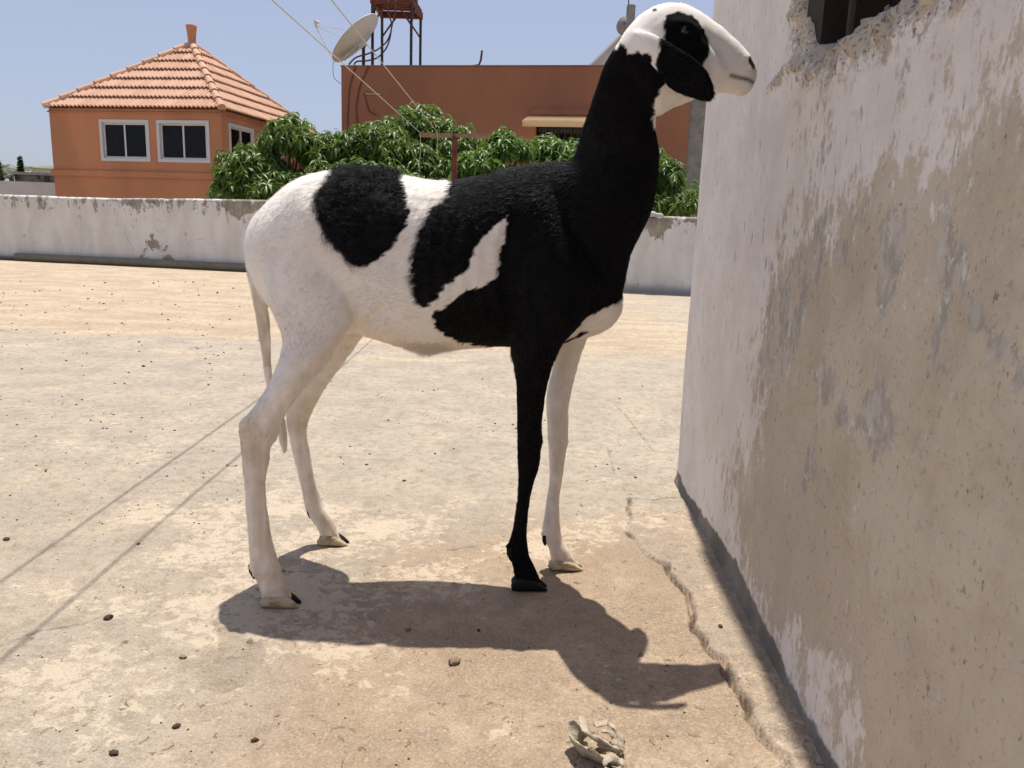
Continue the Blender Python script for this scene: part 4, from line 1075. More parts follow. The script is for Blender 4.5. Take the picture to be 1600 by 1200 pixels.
def build_sheep():
    root = empty('sheep', (-0.1, Y0, 0), 'tall black and white sheep with hanging ears standing side-on before the wall', 'sheep')
    parts = []
    trunk = [((386, 372), (386, 398), Y0, .018), ((394, 346), (396, 430), Y0, .052), ((418, 317), (420, 475), Y0, .083), ((460, 284), (460, 505), Y0, .100), ((508, 266), (512, 520), Y0, .106),
             ((560, 264), (566, 526), Y0, .108), ((620, 271), (625, 541), Y0, .116), ((685, 281), (690, 547), Y0, .122), ((745, 275), (750, 544), Y0, .122), ((800, 260), (805, 541), Y0, .116),
             ((850, 253), (858, 541), Y0, .106), ((895, 255), (905, 532), Y0, .095), ((935, 300), (938, 522), Y0, .080), ((960, 380), (960, 507), Y0, .055), ((973, 440), (972, 488), Y0, .024)]
    parts.append(loft(trunk, 5, 36, 2.25))
    # the neck leans a little to this side and the head turns back towards the wall
    neck = [((780, 262), (940, 505), 1.57, .078), ((830, 257), (972, 460), 1.565, .093), ((870, 254), (987, 398), 1.555, .088), ((894, 247), (1016, 338), 1.54, .077), ((903, 222), (1028, 285), 1.527, .068), ((912, 192), (1031, 238), 1.508, .061),
            ((922, 160), (1026, 202), 1.49, .055), ((934, 124), (1030, 172), 1.47, .050), ((947, 92), (1045, 150), 1.453, .046), ((962, 68), (1060, 130), 1.444, .041)]
    parts.append(loft(neck, 5, 32))
    head = [((957, 82), (985, 120), 1.440, .027), ((970, 55), (1003, 165), 1.440, .042), ((990, 30), (1026, 183), 1.440, .049), ((1015, 11), (1048, 173), 1.442, .055), ((1044, 3), (1070, 164), 1.446, .057), ((1074, 8), (1092, 155), 1.450, .052),
            ((1104, 24), (1114, 149), 1.457, .043), ((1132, 45), (1134, 147), 1.464, .037), ((1155, 66), (1152, 152), 1.470, .033), ((1170, 84), (1165, 151), 1.476, .031), ((1179, 100), (1175, 141), 1.480, .024), ((1183, 112), (1181, 129), 1.483, .009)]
    parts.append(loft(head, 5, 32, 2.2))
    # hind legs
    nh = [((428, 330), (535, 330), 1.525, .045), ((405, 400), (558, 420), 1.51, .050), ((414, 458), (560, 480), 1.495, .050), ((437, 520), (545, 522), 1.478, .046), ((435, 556), (520, 562), 1.46, .041), ((420, 594), (484, 603), 1.448, .033),
          ((398, 630), (453, 641), 1.438, .027), ((373, 662), (436, 680), 1.432, .024), ((374, 698), (425, 706), 1.428, .020), ((379, 750), (418, 753), 1.422, .0175), ((382, 800), (421, 803), 1.418, .0175), ((387, 855), (431, 858), 1.415, .020),
          ((389, 886), (440, 888), 1.412, .0225), ((400, 908), (449, 910), 1.411, .021), ((407, 930), (457, 930), 1.41, .0235), ((410, 942), (455, 940), 1.41, .022)]
    fh = [((440, 340), (535, 340), 1.62, .05), ((432, 430), (566, 450), 1.645, .05), ((440, 500), (572, 515), 1.66, .05), ((450, 560), (541, 565), 1.68, .04), ((452, 612), (508, 612), 1.69, .030),
          ((446, 655), (483, 664), 1.70, .024), ((455, 705), (486, 706), 1.705, .020), ((468, 760), (497, 757), 1.71, .019), ((475, 795), (508, 789), 1.712, .021), ((487, 815), (521, 809), 1.713, .021), ((499, 836), (530, 830), 1.715, .021), ((503, 846), (534, 843), 1.715, .018)]
    nf = [((795, 300), (895, 330), 1.515, .040), ((785, 400), (930, 420), 1.495, .046), ((790, 480), (915, 495), 1.493, .045), ((796, 535), (880, 540), 1.495, .040), ((803, 590), (860, 594), 1.495, .030), ((805, 650), (851, 650), 1.505, .024),
          ((805, 692), (848, 692), 1.51, .0245), ((807, 724), (845, 726), 1.512, .022), ((807, 765), (833, 768), 1.515, .0185), ((800, 820), (826, 822), 1.517, .0185), ((791, 856), (828, 862), 1.518, .021), ((798, 883), (837, 884), 1.519, .020), ((802, 903), (846, 903), 1.52, .021), ((805, 914), (846, 915), 1.52, .018)]
    ff = [((800, 330), (900, 340), 1.625, .04), ((800, 430), (935, 430), 1.642, .045), ((850, 500), (925, 507), 1.648, .042), ((862, 560), (908, 562), 1.65, .035), ((852, 620), (893, 622), 1.64, .027),
          ((854, 680), (889, 682), 1.635, .025), ((856, 735), (883, 735), 1.63, .020), ((851, 785), (876, 786), 1.628, .0185), ((844, 833), (880, 838), 1.627, .021), ((855, 858), (892, 860), 1.627, .0205), ((859, 872), (899, 873), 1.627, .021), ((861, 881), (900, 881), 1.627, .018)]
    for l in (nh, fh, nf, ff): parts.append(loft(l, 5, 24))
    # dewclaws
    for (a, b2, Yc) in (((388, 884), (394, 904), 1.40), ((388, 884), (394, 904), 1.425), ((476, 792), (480, 808), 1.705), ((789, 852), (795, 876), 1.51), ((789, 852), (795, 876), 1.53), ((844, 832), (848, 850), 1.62)):
        p = atY(*a, Yc) + np.array([0.006, 0, 0]); q_ = atY(*b2, Yc) + np.array([0.003, 0, 0.004]); mb = MB().tube([p + np.array([0.008, 0, 0.01]), p, q_], [0.006, 0.008, 0.005], 8); parts.append((np.array(mb.v), mb.f))
    tail = [((392, 352), (412, 372), Y0, .02), ((382, 378), (404, 384), Y0, .016), ((381, 402), (403, 404), Y0, .014), ((387, 440), (413, 438), Y0, .014), ((398, 495), (422, 493), Y0 + .005, .013), ((406, 550), (426, 549), Y0 + .01, .011), ((412, 592), (428, 590), Y0 + .015, .010),
            ((423, 640), (441, 637), Y0 + .02, .012), ((432, 674), (452, 669), Y0 + .02, .014), ((437, 697), (453, 692), Y0 + .02, .012), ((442, 710), (451, 707), Y0 + .02, .006)]
    parts.append(loft(tail, 5, 18))
    # ears: flat lofts, the far one mirrored through the animal's middle
    ear = [((988, 46), (992, 90), 1.407, .015), ((1012, 47), (1006, 97), 1.386, .012), ((1036, 57), (1022, 110), 1.374, .009), ((1060, 70), (1034, 130), 1.367, .0075), ((1087, 88), (1056, 147), 1.363, .007), ((1106, 108), (1079, 156), 1.362, .0065), ((1116, 130), (1097, 161), 1.364, .006), ((1119, 149), (1110, 162), 1.367, .0042)]
    ctl = np.array([np.concatenate([atY(*r[0], r[2]), atY(*r[1], r[2]), [r[3]]]) for r in ear])
    parts.append(loft_w(ctl, 5, 20))
    eb = atY(1000, 60, 1.442); mir = []
    for t_, wd in ((0, .020), (0.15, .026), (0.35, .032), (0.6, .034), (0.82, .027), (0.95, .015), (1.0, .006)):
        cx_, cy_, cz_ = eb[0] + 0.015 + 0.065 * t_, 1.442 + 0.030 + 0.135 * t_, eb[2] - 0.005 - 0.075 * t_ ** 1.3
        mir.append(np.array([cx_ + wd, cy_ - 0.004, cz_, cx_ - wd, cy_ + 0.004, cz_, 0.014]))
    mir = np.array(mir)
    parts.append(loft_w(mir, 5, 20))
    vs, fs, base = [], [], 0
    for v, f in parts:
        vs.append(np.asarray(v)); fs += [tuple(i + base for i in q_) for q_ in f]; base += len(v)
    me = mesh_data('raw', np.concatenate(vs), fs)
    import bmesh
    bm = bmesh.new(); bm.from_mesh(me); 
    bmesh.ops.recalc_face_normals(bm, faces=bm.faces); bm.to_mesh(me); bm.free()
    tmp = bpy.data.objects.new('raw', me); col.objects.link(tmp)
    md = tmp.modifiers.new('r', 'REMESH'); md.mode = 'VOXEL'; md.voxel_size = 0.0036; md.adaptivity = 0.0
    dg = bpy.context.evaluated_depsgraph_get(); dg.update()
    ev = tmp.evaluated_get(dg).to_mesh()
    nv = len(ev.vertices); co = np.empty(nv * 3, np.float32); ev.vertices.foreach_get('co', co); co = co.reshape(-1, 3).astype(float)
    nl = len(ev.loops); li = np.empty(nl, np.int32); ev.loops.foreach_get('vertex_index', li)
    lt = np.empty(len(ev.polygons), np.int32); ev.polygons.foreach_get('loop_total', lt)
    ne = len(ev.edges); ed = np.empty(ne * 2, np.int32); ev.edges.foreach_get('vertices', ed); ed = ed.reshape(-1, 2)
    assert (lt == 4).all()
    quads = li.reshape(-1, 4).copy()
    bpy.data.objects.remove(tmp)
    deg = np.bincount(ed.ravel(), minlength=nv).astype(float)
    def lap(c):
        s = np.zeros_like(c)
        for k in range(c.shape[1]):
            s[:, k] = np.bincount(ed[:, 0], c[ed[:, 1], k], nv) + np.bincount(ed[:, 1], c[ed[:, 0], k], nv)
        return s / deg[:, None] - c
    # Taubin smoothing, stronger on the bulky trunk so limbs blend into it
    thin = (co[:, 2] < 0.50) | ((co[:, 2] > 0.86) & (co[:, 0] > 0.22))
    wgt = np.where(thin, 0.35, 1.0)[:, None]
    for _ in range(10): wgt = wgt + 0.5 * lap(wgt)
    for it in range(26):
        co = co + 0.5 * wgt * lap(co); co = co - 0.51 * wgt * lap(co) * (0.95 if it % 2 else 1.0)
    def normals(c):
        n_ = np.cross(c[quads[:, 2]] - c[quads[:, 0]], c[quads[:, 3]] - c[quads[:, 1]])
        r = np.zeros_like(c)
        for k in range(4):
            for j in range(3): r[:, j] += np.bincount(quads[:, k], n_[:, j], nv)
        return r / (np.linalg.norm(r, axis=1)[:, None] + 1e-12)
    nr = normals(co)
    co = co - nr * np.where(co[:, 2] < 0.5, 0.0034, 0.0024)[:, None]                     # room for the hair
    def near_line(px, Yp, rad):
        pts = np.array([atY(*p, Yp)[[0, 2]] for p in px]); return np.exp(-(seg_dist(co[:, [0, 2]], pts) / rad) ** 2)
    # modelled relief: mouth, nostril, eye socket, jaw line, flank fold, shoulder, ribs, tendons
    headm = (co[:, 2] > 0.85) & (co[:, 0] > 0.2) 
    def midY(P):
        hm = np.interp(P[:, 0], [0.15, 0.25, 0.42], [1.44, 1.444, 1.483])
        return np.where((P[:, 2] > 0.9) & (P[:, 0] > 0.12), hm, Y0)
    yn_ = np.abs(co[:, 1] - midY(co))
    notear = yn_ < 0.060
    disp = np.zeros(nv)
    disp -= 0.0035 * near_line([(1138, 121), (1160, 124), (1180, 128)], 1.455, 0.0035) * headm
    disp -= 0.006 * near_line([(1171, 97), (1175, 106)], 1.465, 0.0055) * headm * (yn_ > 0.008)
    disp += 0.003 * near_line([(1168, 92), (1179, 110), (1170, 108)], 1.465, 0.004) * headm
    disp += 0.004 * near_line([(1055, 36), (1075, 37), (1088, 45)], 1.40, 0.008) * headm * notear
    disp -= 0.004 * near_line([(1062, 50), (1078, 50)], 1.40, 0.006) * headm * notear
    disp += 0.0035 * near_line([(1080, 60), (1105, 85), (1125, 105)], 1.42, 0.012) * headm * notear
    disp -= 0.003 * near_line([(1100, 62), (1130, 85)], 1.43, 0.012) * headm * notear
    disp -= 0.007 * near_line([(528, 552), (545, 530), (575, 500), (600, 480)], 1.46, 0.010) * (co[:, 1] < Y0)
    disp += 0.006 * near_line([(455, 300), (475, 330), (470, 380)], 1.46, 0.03) * (co[:, 1] < Y0)
    disp -= 0.006 * near_line([(500, 300), (560, 345), (600, 400)], 1.44, 0.03) * (co[:, 1] < Y0)
    disp -= 0.004 * near_line([(425, 400), (440, 470), (452, 540)], 1.47, 0.014) * (co[:, 1] < Y0)
    disp += 0.006 * near_line([(850, 330), (905, 430), (880, 480)], 1.45, 0.035) * (co[:, 1] < Y0)
    disp -= 0.004 * near_line([(800, 340), (790, 430), (800, 520)], 1.45, 0.02) * (co[:, 1] < Y0)
    for k in range(6):
        x0 = 640 + k * 26; disp += 0.0018 * near_line([(x0 + 15, 330), (x0, 400), (x0 + 8, 480)], 1.43, 0.008) * (yn_ > 0.06)
    disp -= 0.0025 * near_line([(404, 700), (406, 780), (412, 860)], 1.40, 0.006) * (co[:, 2] < 0.35)
    disp += 0.0022 * near_line([(640, 549), (680, 549)], Y0, 0.01)
    lowm = co[:, 2] < 0.5
    for ln, Yp, rad, am in (([(377, 664), (384, 676)], 1.41, 0.010, 0.004), ([(415, 676), (424, 690)], 1.41, 0.012, 0.003), ([(398, 690), (400, 720)], 1.41, 0.007, -0.003), ([(830, 680), (842, 695)], 1.49, 0.012, 0.003), ([(815, 700), (818, 720)], 1.49, 0.008, -0.002),
                        ([(412, 720), (414, 860)], 1.40, 0.004, 0.0018), ([(390, 720), (396, 850)], 1.40, 0.005, 0.0018), ([(400, 890), (425, 892)], 1.40, 0.010, 0.002), ([(866, 690), (884, 695)], 1.61, 0.012, 0.003), ([(862, 740), (858, 820)], 1.61, 0.004, -0.002), ([(872, 740), (868, 830)], 1.61, 0.004, 0.0015), ([(470, 690), (486, 760), (492, 790)], 1.69, 0.004, -0.002)):
        disp += am * near_line(ln, Yp, rad) * lowm * ((co[:, 1] < Y0) if Yp < 1.55 else (co[:, 1] > Y0))
    disp += (0.0012 + 0.0007 * lowm) * fbm(co * np.array([55, 55, 30]), 3, 201)
    co = co + nr * disp[:, None]; co[:, 2] = np.maximum(co[:, 2], 0.006)
    nr = normals(co)
    # ---- coat pattern: a side-on map in the animal's own length (x) and height (z)
    def W2(pts, Yp): return np.array([atY(*p, Yp if Yp != 'neck' else float(np.interp(p[1], [100, 160, 230, 300, 340], [1.40, 1.435, 1.455, 1.47, YT])))[[0, 2]] for p in pts])
    YT = 1.462
    rump = W2([(512, 250), (511, 268), (500, 286), (484, 300), (489, 330), (503, 362), (523, 388), (545, 408), (560, 419), (575, 418), (592, 404), (614, 384), (630, 360), (637, 330), (632, 300), (622, 276), (618, 250)], YT)
    rump[:2, 1] += 0.05; rump[-1, 1] += 0.05
    main = W2([(702, 250), (700, 284), (701, 307), (672, 328), (659, 355), (645, 400), (643, 432), (651, 475), (667, 481), (685, 469), (699, 443), (728, 424), (737, 402), (743, 386), (757, 372), (772, 358), (784, 344), (794, 334), (784, 385), (779, 430), (757, 443), (720, 459),
               (693, 480), (677, 493), (680, 512), (693, 526), (715, 538), (792, 560), (800, 600), (870, 600), (872, 565), (893, 532), (898, 522), (905, 516), (925, 500), (948, 487), (985, 470), (1120, 330), (1062, 214), (1022, 192), (1020, 160), (1035, 128), (1040, 100), (1031, 84), (1020, 97), (997, 80), (986, 82), (980, 62), (960, 68), (930, 40), (860, 150), (850, 230), (760, 255)], 'neck')
    stripe = W2([(886, 535), (912, 520), (922, 522), (905, 533), (880, 548)], 1.50)
    main[main[:, 1] > 0.9] += np.array([0.0, 0.0])
    earp = W2([(1031, 58), (1060, 60), (1125, 100), (1130, 170), (1085, 170), (1030, 130), (1024, 100), (1030, 82)], 1.37)
    eyep = W2([(1036, 40), (1042, 24), (1060, 15), (1082, 22), (1100, 36), (1112, 62), (1113, 80), (1104, 95), (1092, 116), (1060, 116), (1036, 76)], 1.395)
    poll = W2([(1021, 11), (1027, 11), (1027, 17), (1021, 17)], 1.41)
    def coat_color(P):
        q_ = P[:, [0, 2]]
        # on the trunk the map follows the near flank's perspective-free coordinates
        wob = 0.007 * fbm(P * 34, 3, 211) + 0.006 * fbm(P * 120, 2, 213)
        dm = np.minimum(sdist(q_, rump), sdist(q_, main)) + wob
        dm = np.minimum(dm, sdist(q_, stripe) + wob * 0.5)
        hd = P[:, 2] > 0.86
        yy = np.abs(P[:, 1] - midY(P))
        isear = (yy > 0.0615) & (P[:, 0] > 0.215) & (P[:, 2] > 0.93)
        farear = isear & (P[:, 1] > midY(P))
        dme = sdist(q_, eyep) + wob * 0.6
        dme = np.where(isear, sdist(q_, earp) + wob * 0.4, dme); dme = np.where(farear, -0.02, dme)
        dm = np.where(hd & (P[:, 0] > 0.20), np.where(isear, dme, np.minimum(dm, np.minimum(dme, sdist(q_, poll)))), dm)
        # near fore leg is black to the hoof, the far one white
        leg = (P[:, 2] < 0.50) & (P[:, 0] > -0.05)
        dm = np.where(leg, np.where(P[:, 1] < 1.572, np.minimum(dm, -0.05), 0.05), dm)
        legt = (P[:, 2] >= 0.50) & (P[:, 2] < 0.57) & (P[:, 0] > 0.1) & (P[:, 1] > 1.60)
        dm = np.where(legt, 0.05, dm)
        blk = sstep(0.0015, -0.0015, dm)
        n1 = fbm(P * 9, 3, 221); n2 = fbm(P * 60, 2, 223)
        white = np.array([0.84, 0.80, 0.75])[None] * (1 + 0.05 * n1 + (0.05 + 0.10 * sstep(0.55, 0.4, P[:, 2])) * n2)[:, None]
        # yellowish-brown soiling low on the legs, hocks, tail and belly
        strk = fbm(P * np.array([70, 70, 16]), 3, 227)
        dirt = 0.40 * sstep(0.55, 0.25, P[:, 2]) * (1 + 0.8 * n1 + 1.0 * strk) + 0.35 * sstep(0.10, 0.03, P[:, 2]) * (0.6 + strk) + 0.55 * np.exp(-((P[:, 0] + 0.52) / 0.05) ** 2 - ((P[:, 2] - 0.33) / 0.05) ** 2) * (n1 + 0.7)
        dirt = dirt + 0.22 * sstep(0.58, 0.52, P[:, 2]) * sstep(0.40, 0.50, P[:, 2])
        tl = (P[:, 0] < -0.44) & (P[:, 2] < 0.74) & (P[:, 2] > 0.45) & (yy < 0.035)
        dirt = np.where(tl, 0.28 + 1.2 * fbm(P * np.array([60, 60, 22]), 2, 225), dirt)
        hk = W2([(393, 660), (403, 680), (398, 700), (408, 715)], 1.41); dirt = dirt + 0.6 * np.exp(-(seg_dist(q_, hk) / 0.012) ** 2) * (P[:, 1] < Y0) * (0.6 + n2)
        white = white * (1 - np.clip(dirt, 0, 0.8)[:, None] * np.array([0.28, 0.38, 0.50])[None])
        ms = W2([(1138, 121), (1160, 124), (1180, 128)], 1.455); nsr = W2([(1171, 97), (1175, 106)], 1.465)
        mm = np.exp(-(seg_dist(q_, ms) / 0.0035) ** 2) * hd; ns = sstep(0.009, 0.005, seg_dist(q_, nsr)) * hd * (yy > 0.006)
        muz = sstep(0.33, 0.44, P[:, 0]) * hd * (P[:, 2] < 1.04)
        white = white * (1 - 0.30 * muz * (0.5 + n2))[:, None]
        white = white * (1 - 0.8 * mm[:, None]); white = white * (1 - ns[:, None]) + ns[:, None] * np.array([0.05, 0.022, 0.018])
        bl = np.array([0.0055, 0.0052, 0.0056])[None] * (1 + 0.3 * n2)[:, None]
        c = white * (1 - blk[:, None]) + bl * blk[:, None]
        return np.clip(c, 0.002, 1), blk, np.maximum(mm, ns)
    cc, _, _ = coat_color(co)
    bme = mesh_fast('body', co, quads, True); set_color(bme, 'coat', cc)
    obj('body', bme, mat_body(), root)
    # ---- short combed hair
    tri = np.concatenate([quads[:, [0, 1, 2]], quads[:, [0, 2, 3]]])
    A, B, C = co[tri[:, 0]], co[tri[:, 1]], co[tri[:, 2]]
    ar = np.linalg.norm(np.cross(B - A, C - A), axis=1) / 2
    NH = 200000
    # denser where the camera side is
    wt = ar * np.where((A[:, 1] < Y0 + 0.03), 1.0, 0.45)
    t = np.searchsorted(np.cumsum(wt) / wt.sum(), rng.random(NH)); t = np.minimum(t, len(tri) - 1)
    r1 = np.sqrt(rng.random(NH)); r2 = rng.random(NH)
    b0, b1, b2_ = 1 - r1, r1 * (1 - r2), r1 * r2
    Rp = A[t] * b0[:, None] + B[t] * b1[:, None] + C[t] * b2_[:, None]
    Rn = nr[tri[t, 0]] * b0[:, None] + nr[tri[t, 1]] * b1[:, None] + nr[tri[t, 2]] * b2_[:, None]
    Rn /= np.linalg.norm(Rn, axis=1)[:, None]
    hc, hb, soft = coat_color(Rp)
    keep = (soft < 0.3) & (Rp[:, 2] > 0.018)
    Rp, Rn, hc, hb = Rp[keep], Rn[keep], hc[keep], hb[keep]; n = len(Rp)
    x, z = Rp[:, 0], Rp[:, 2]; yy = np.abs(Rp[:, 1] - midY(Rp))
    flow = np.tile(np.array([-0.9, 0.0, -0.45]), (n, 1))                       # trunk: backwards and down
    lw = sstep(0.60, 0.50, z)[:, None]; flow = flow * (1 - lw) + np.array([-0.12, 0, -1.0]) * lw    # legs: down
    nk = (sstep(0.88, 0.98, z) * sstep(0.05, 0.15, x))[:, None]; flow = flow * (1 - nk) + np.array([-0.15, 0, -1.0]) * nk
    hd = ((z > 0.96) & (x > 0.22))[:, None]; flow = np.where(hd, np.array([-0.75, 0, 0.35]), flow)
    isear = ((yy > 0.0615) & (x > 0.215) & (z > 0.93))[:, None]; flow = np.where(isear, np.array([0.6, 0, -0.75]), flow)
    tl = ((x < -0.45) & (z > 0.45) & (z < 0.78) & (yy < 0.05))[:, None]; flow = np.where(tl, np.array([0.1, 0, -1.0]), flow)
    sw = fbm(Rp * 9, 2, 231)[:, None] * np.array([0.3, 0, 0.5]) + fbm(Rp * 30, 2, 233)[:, None] * np.array([0.25, 0.1, 0.35])
    flow = flow + sw
    flow -= Rn * (flow * Rn).sum(1)[:, None]; flow /= np.linalg.norm(flow, axis=1)[:, None] + 1e-9
    inr = sdist(Rp[:, [0, 2]], rump); curl = sstep(0.0, -0.02, inr)
    midp = W2([(702, 300), (735, 370), (720, 430), (665, 480), (640, 440), (655, 350)], YT); curl = np.maximum(curl, 0.6 * sstep(0.01, -0.02, sdist(Rp[:, [0, 2]], midp)))
    curl = curl * hb
    L = 0.0062 + 0.0022 * sstep(0.35, 0.62, z); L = L - 0.0035 * sstep(0.90, 1.0, z) * (x > 0.1); L = L * (0.6 + 0.8 * rng.random(n)) * (1 + 0.45 * fbm(Rp * 14, 2, 235))
    L = L * (1 + 0.35 * sstep(0.7, 0.85, z) * (x < 0.15))
    L = L + curl * 0.014 * (0.6 + 0.8 * rng.random(n))
    navel = np.exp(-((x + 0.17) / 0.05) ** 2) * sstep(0.535, 0.515, z) * (z > 0.45); L = L + 0.022 * navel * rng.random(n)
    elbow = np.exp(-((x - 0.0) / 0.012) ** 2 - ((z - 0.515) / 0.04) ** 2); L = L + 0.012 * elbow
    lift = 0.19 + 0.20 * rng.random(n) + 0.5 * curl + 0.18 * fbm(Rp * 26, 2, 237)
    D = flow + Rn * lift[:, None] + rng.normal(size=(n, 3)) * (0.13 + 0.25 * curl)[:, None]; D /= np.linalg.norm(D, axis=1)[:, None]
    K = 5
    pts = np.empty((n, K, 3), np.float32); side = np.cross(Rn, flow)
    clump_ph = fbm(Rp * 55, 2, 241) * 9; 
    bend = flow * 0.0 - Rn * 0.10
    for k in range(K):
        s = k / (K - 1)
        wave = (curl * 0.0085 * s)[:, None] * (np.sin(clump_ph + s * 5.5)[:, None] * side + np.cos(clump_ph + s * 5.5)[:, None] * flow)
        pts[:, k] = Rp - Rn * 0.0008 + D * (L * s)[:, None] + bend * (L * s * s)[:, None] * 2.2 + wave + np.array([0, 0, -1]) * (navel * 0.012 * s * s)[:, None]
    # locks: tips of the woolly patches lean together
    cs = 0.015; jit = 0.5 * np.stack([fbm(Rp * 30, 2, q0) for q0 in (243, 245, 247)], -1)
    cell = np.floor(Rp / cs + jit); cen = (cell + 0.5 + 0.3 * np.stack([_hash(cell[:, 0], cell[:, 1], cell[:, 2], q0) - 0.5 for q0 in (1, 2, 3)], -1)) * cs
    off = cen - Rp; off -= Rn * (off * Rn).sum(1)[:, None]
    ph = _hash(cell[:, 0], cell[:, 1], cell[:, 2], 5) * 6.28
    for k in range(K):
        s = k / (K - 1)
        pts[:, k] += (curl * 0.75 * s * s)[:, None] * off + (curl * 0.007 * s)[:, None] * (np.sin(ph + s * 4)[:, None] * side + np.cos(ph + s * 4)[:, None] * flow)
    pts[:, :, 2] = np.maximum(pts[:, :, 2], 0.004)
    hcv = bpy.data.hair_curves.new('coat'); hcv.add_curves([K] * n)
    hcv.attributes['position'].data.foreach_set('vector', pts.ravel())
    ra = hcv.attributes.get('radius') or hcv.attributes.new('radius', 'FLOAT', 'POINT')
    rad = np.tile(np.linspace(1.0, 0.15, K), n) * np.repeat(0.00030 + 0.00012 * rng.random(n), K)
    ra.data.foreach_set('value', rad.astype(np.float32))
    ca = hcv.attributes.new('coat', 'FLOAT_COLOR', 'POINT')
    lg = sstep(0.55, 0.42, z); hv = hc * (0.93 - 0.16 * lg + (0.16 + 0.20 * lg) * rng.random(n))[:, None]; hv = np.clip(hv, 0.002, 0.92)
    ca.data.foreach_set('color', np.repeat(np.concatenate([hv, np.ones((n, 1))], 1), K, 0).astype(np.float32).ravel())
    hcv.materials.append(mat_hair())
    ho = bpy.data.objects.new('coat', hcv); col.objects.link(ho); attach(ho, root); ho['kind'] = 'stuff'
    # ---- hooves: two claws each
    tH = NT('hoof_horn', 0.5, 0.4); cH = tH.coord()
    M_HY = tH.done(tH.mix(tH.ramp(tH.noise(tH.coord((1, 1, 2)), 40, 5, 0.6), 0.4, 0.65), (0.50, 0.42, 0.28), (0.26, 0.19, 0.11)))
    M_HB = mat_plain('dark_hoof_horn', (0.010, 0.008, 0.007), 0.65, 0.2, 0, 0.4, 50)
    def hoof(heel, toe, Yc, mats, top):
        a = atZ(*heel); b = atZ(*toe); x0, x1 = a[0], b[0]; L = x1 - x0
        r = None
        grp = empty('hoof', (float(x0), Yc, 0)); attach(grp, root); grp.location = (0, 0, 0); grp.matrix_parent_inverse = Matrix.Translation(root.location).inverted()
        for s, mt in zip((-1, 1), mats):
            rings = []
            for t_, zt, w_ in ((0.0, 0.40, 0.5), (0.10, 0.62, 0.9), (0.35, 0.92, 1.0), (0.62, 0.80, 0.95), (0.85, 0.45, 0.70), (1.0, 0.14, 0.22)):
                X_ = x0 + L * t_; yc = Yc + s * (0.0115 - 0.002 * t_)
                rings.append(np.array([X_ - 0.006 * zt, yc, top * zt, X_, yc, 0.001, 0.0112 * w_]))
            V, F = loft_w(np.array(rings), 4, 16, 2.6)
            o_ = obj('claw', mesh_data('claw', V, F, True), mt, grp)
            o_.matrix_parent_inverse = Matrix.Identity(4)
    hoof((408, 950), (466, 951), 1.41, (M_HY, M_HB), 0.034)
    hoof((498, 851), (544, 851), 1.715, (M_HY, M_HB), 0.032)
    hoof((800, 921), (855, 924), 1.52, (M_HB, M_HB), 0.034)
    hoof((858, 888), (909, 885), 1.627, (M_HY, M_HY), 0.030)
    for a_, b_, Yc in (((388, 886), (393, 906), 1.402), ((386, 884), (391, 903), 1.424), ((478, 796), (481, 811), 1.705), ((791, 858), (795, 879), 1.510), ((789, 856), (793, 876), 1.528), ((845, 838), (848, 854), 1.619)):
        p = atY(*a_, Yc) + np.array([0.0065, 0, 0]); q_ = atY(*b_, Yc) + np.array([0.0055, 0, 0.003])
        MB().tube([p + np.array([0.010, 0, 0.006]), p + np.array([0.002, 0, 0]), (p + q_) / 2, q_], [0.005, 0.0062, 0.0055, 0.0022], 10).build('dewclaw', M_HB, root, smooth=True)
    # ---- eyes
    tE = NT('eye_wet', 0.06, 0.5); tE.b.inputs['Base Color'].default_value = (0.008, 0.006, 0.004, 1)
    for sg in (-1, 1):
        c = atY(1070, 48, 1.398); c[1] = 1.4465 + sg * 0.0455
        mb = MB().lathe([(0.0098 * math.sin(a), -0.0098 * math.cos(a)) for a in np.linspace(0.02, math.pi - 0.02, 12)], c, 18, (0, 1, 0)); mb.build('eye', tE.m, root, smooth=True)
build_sheep()

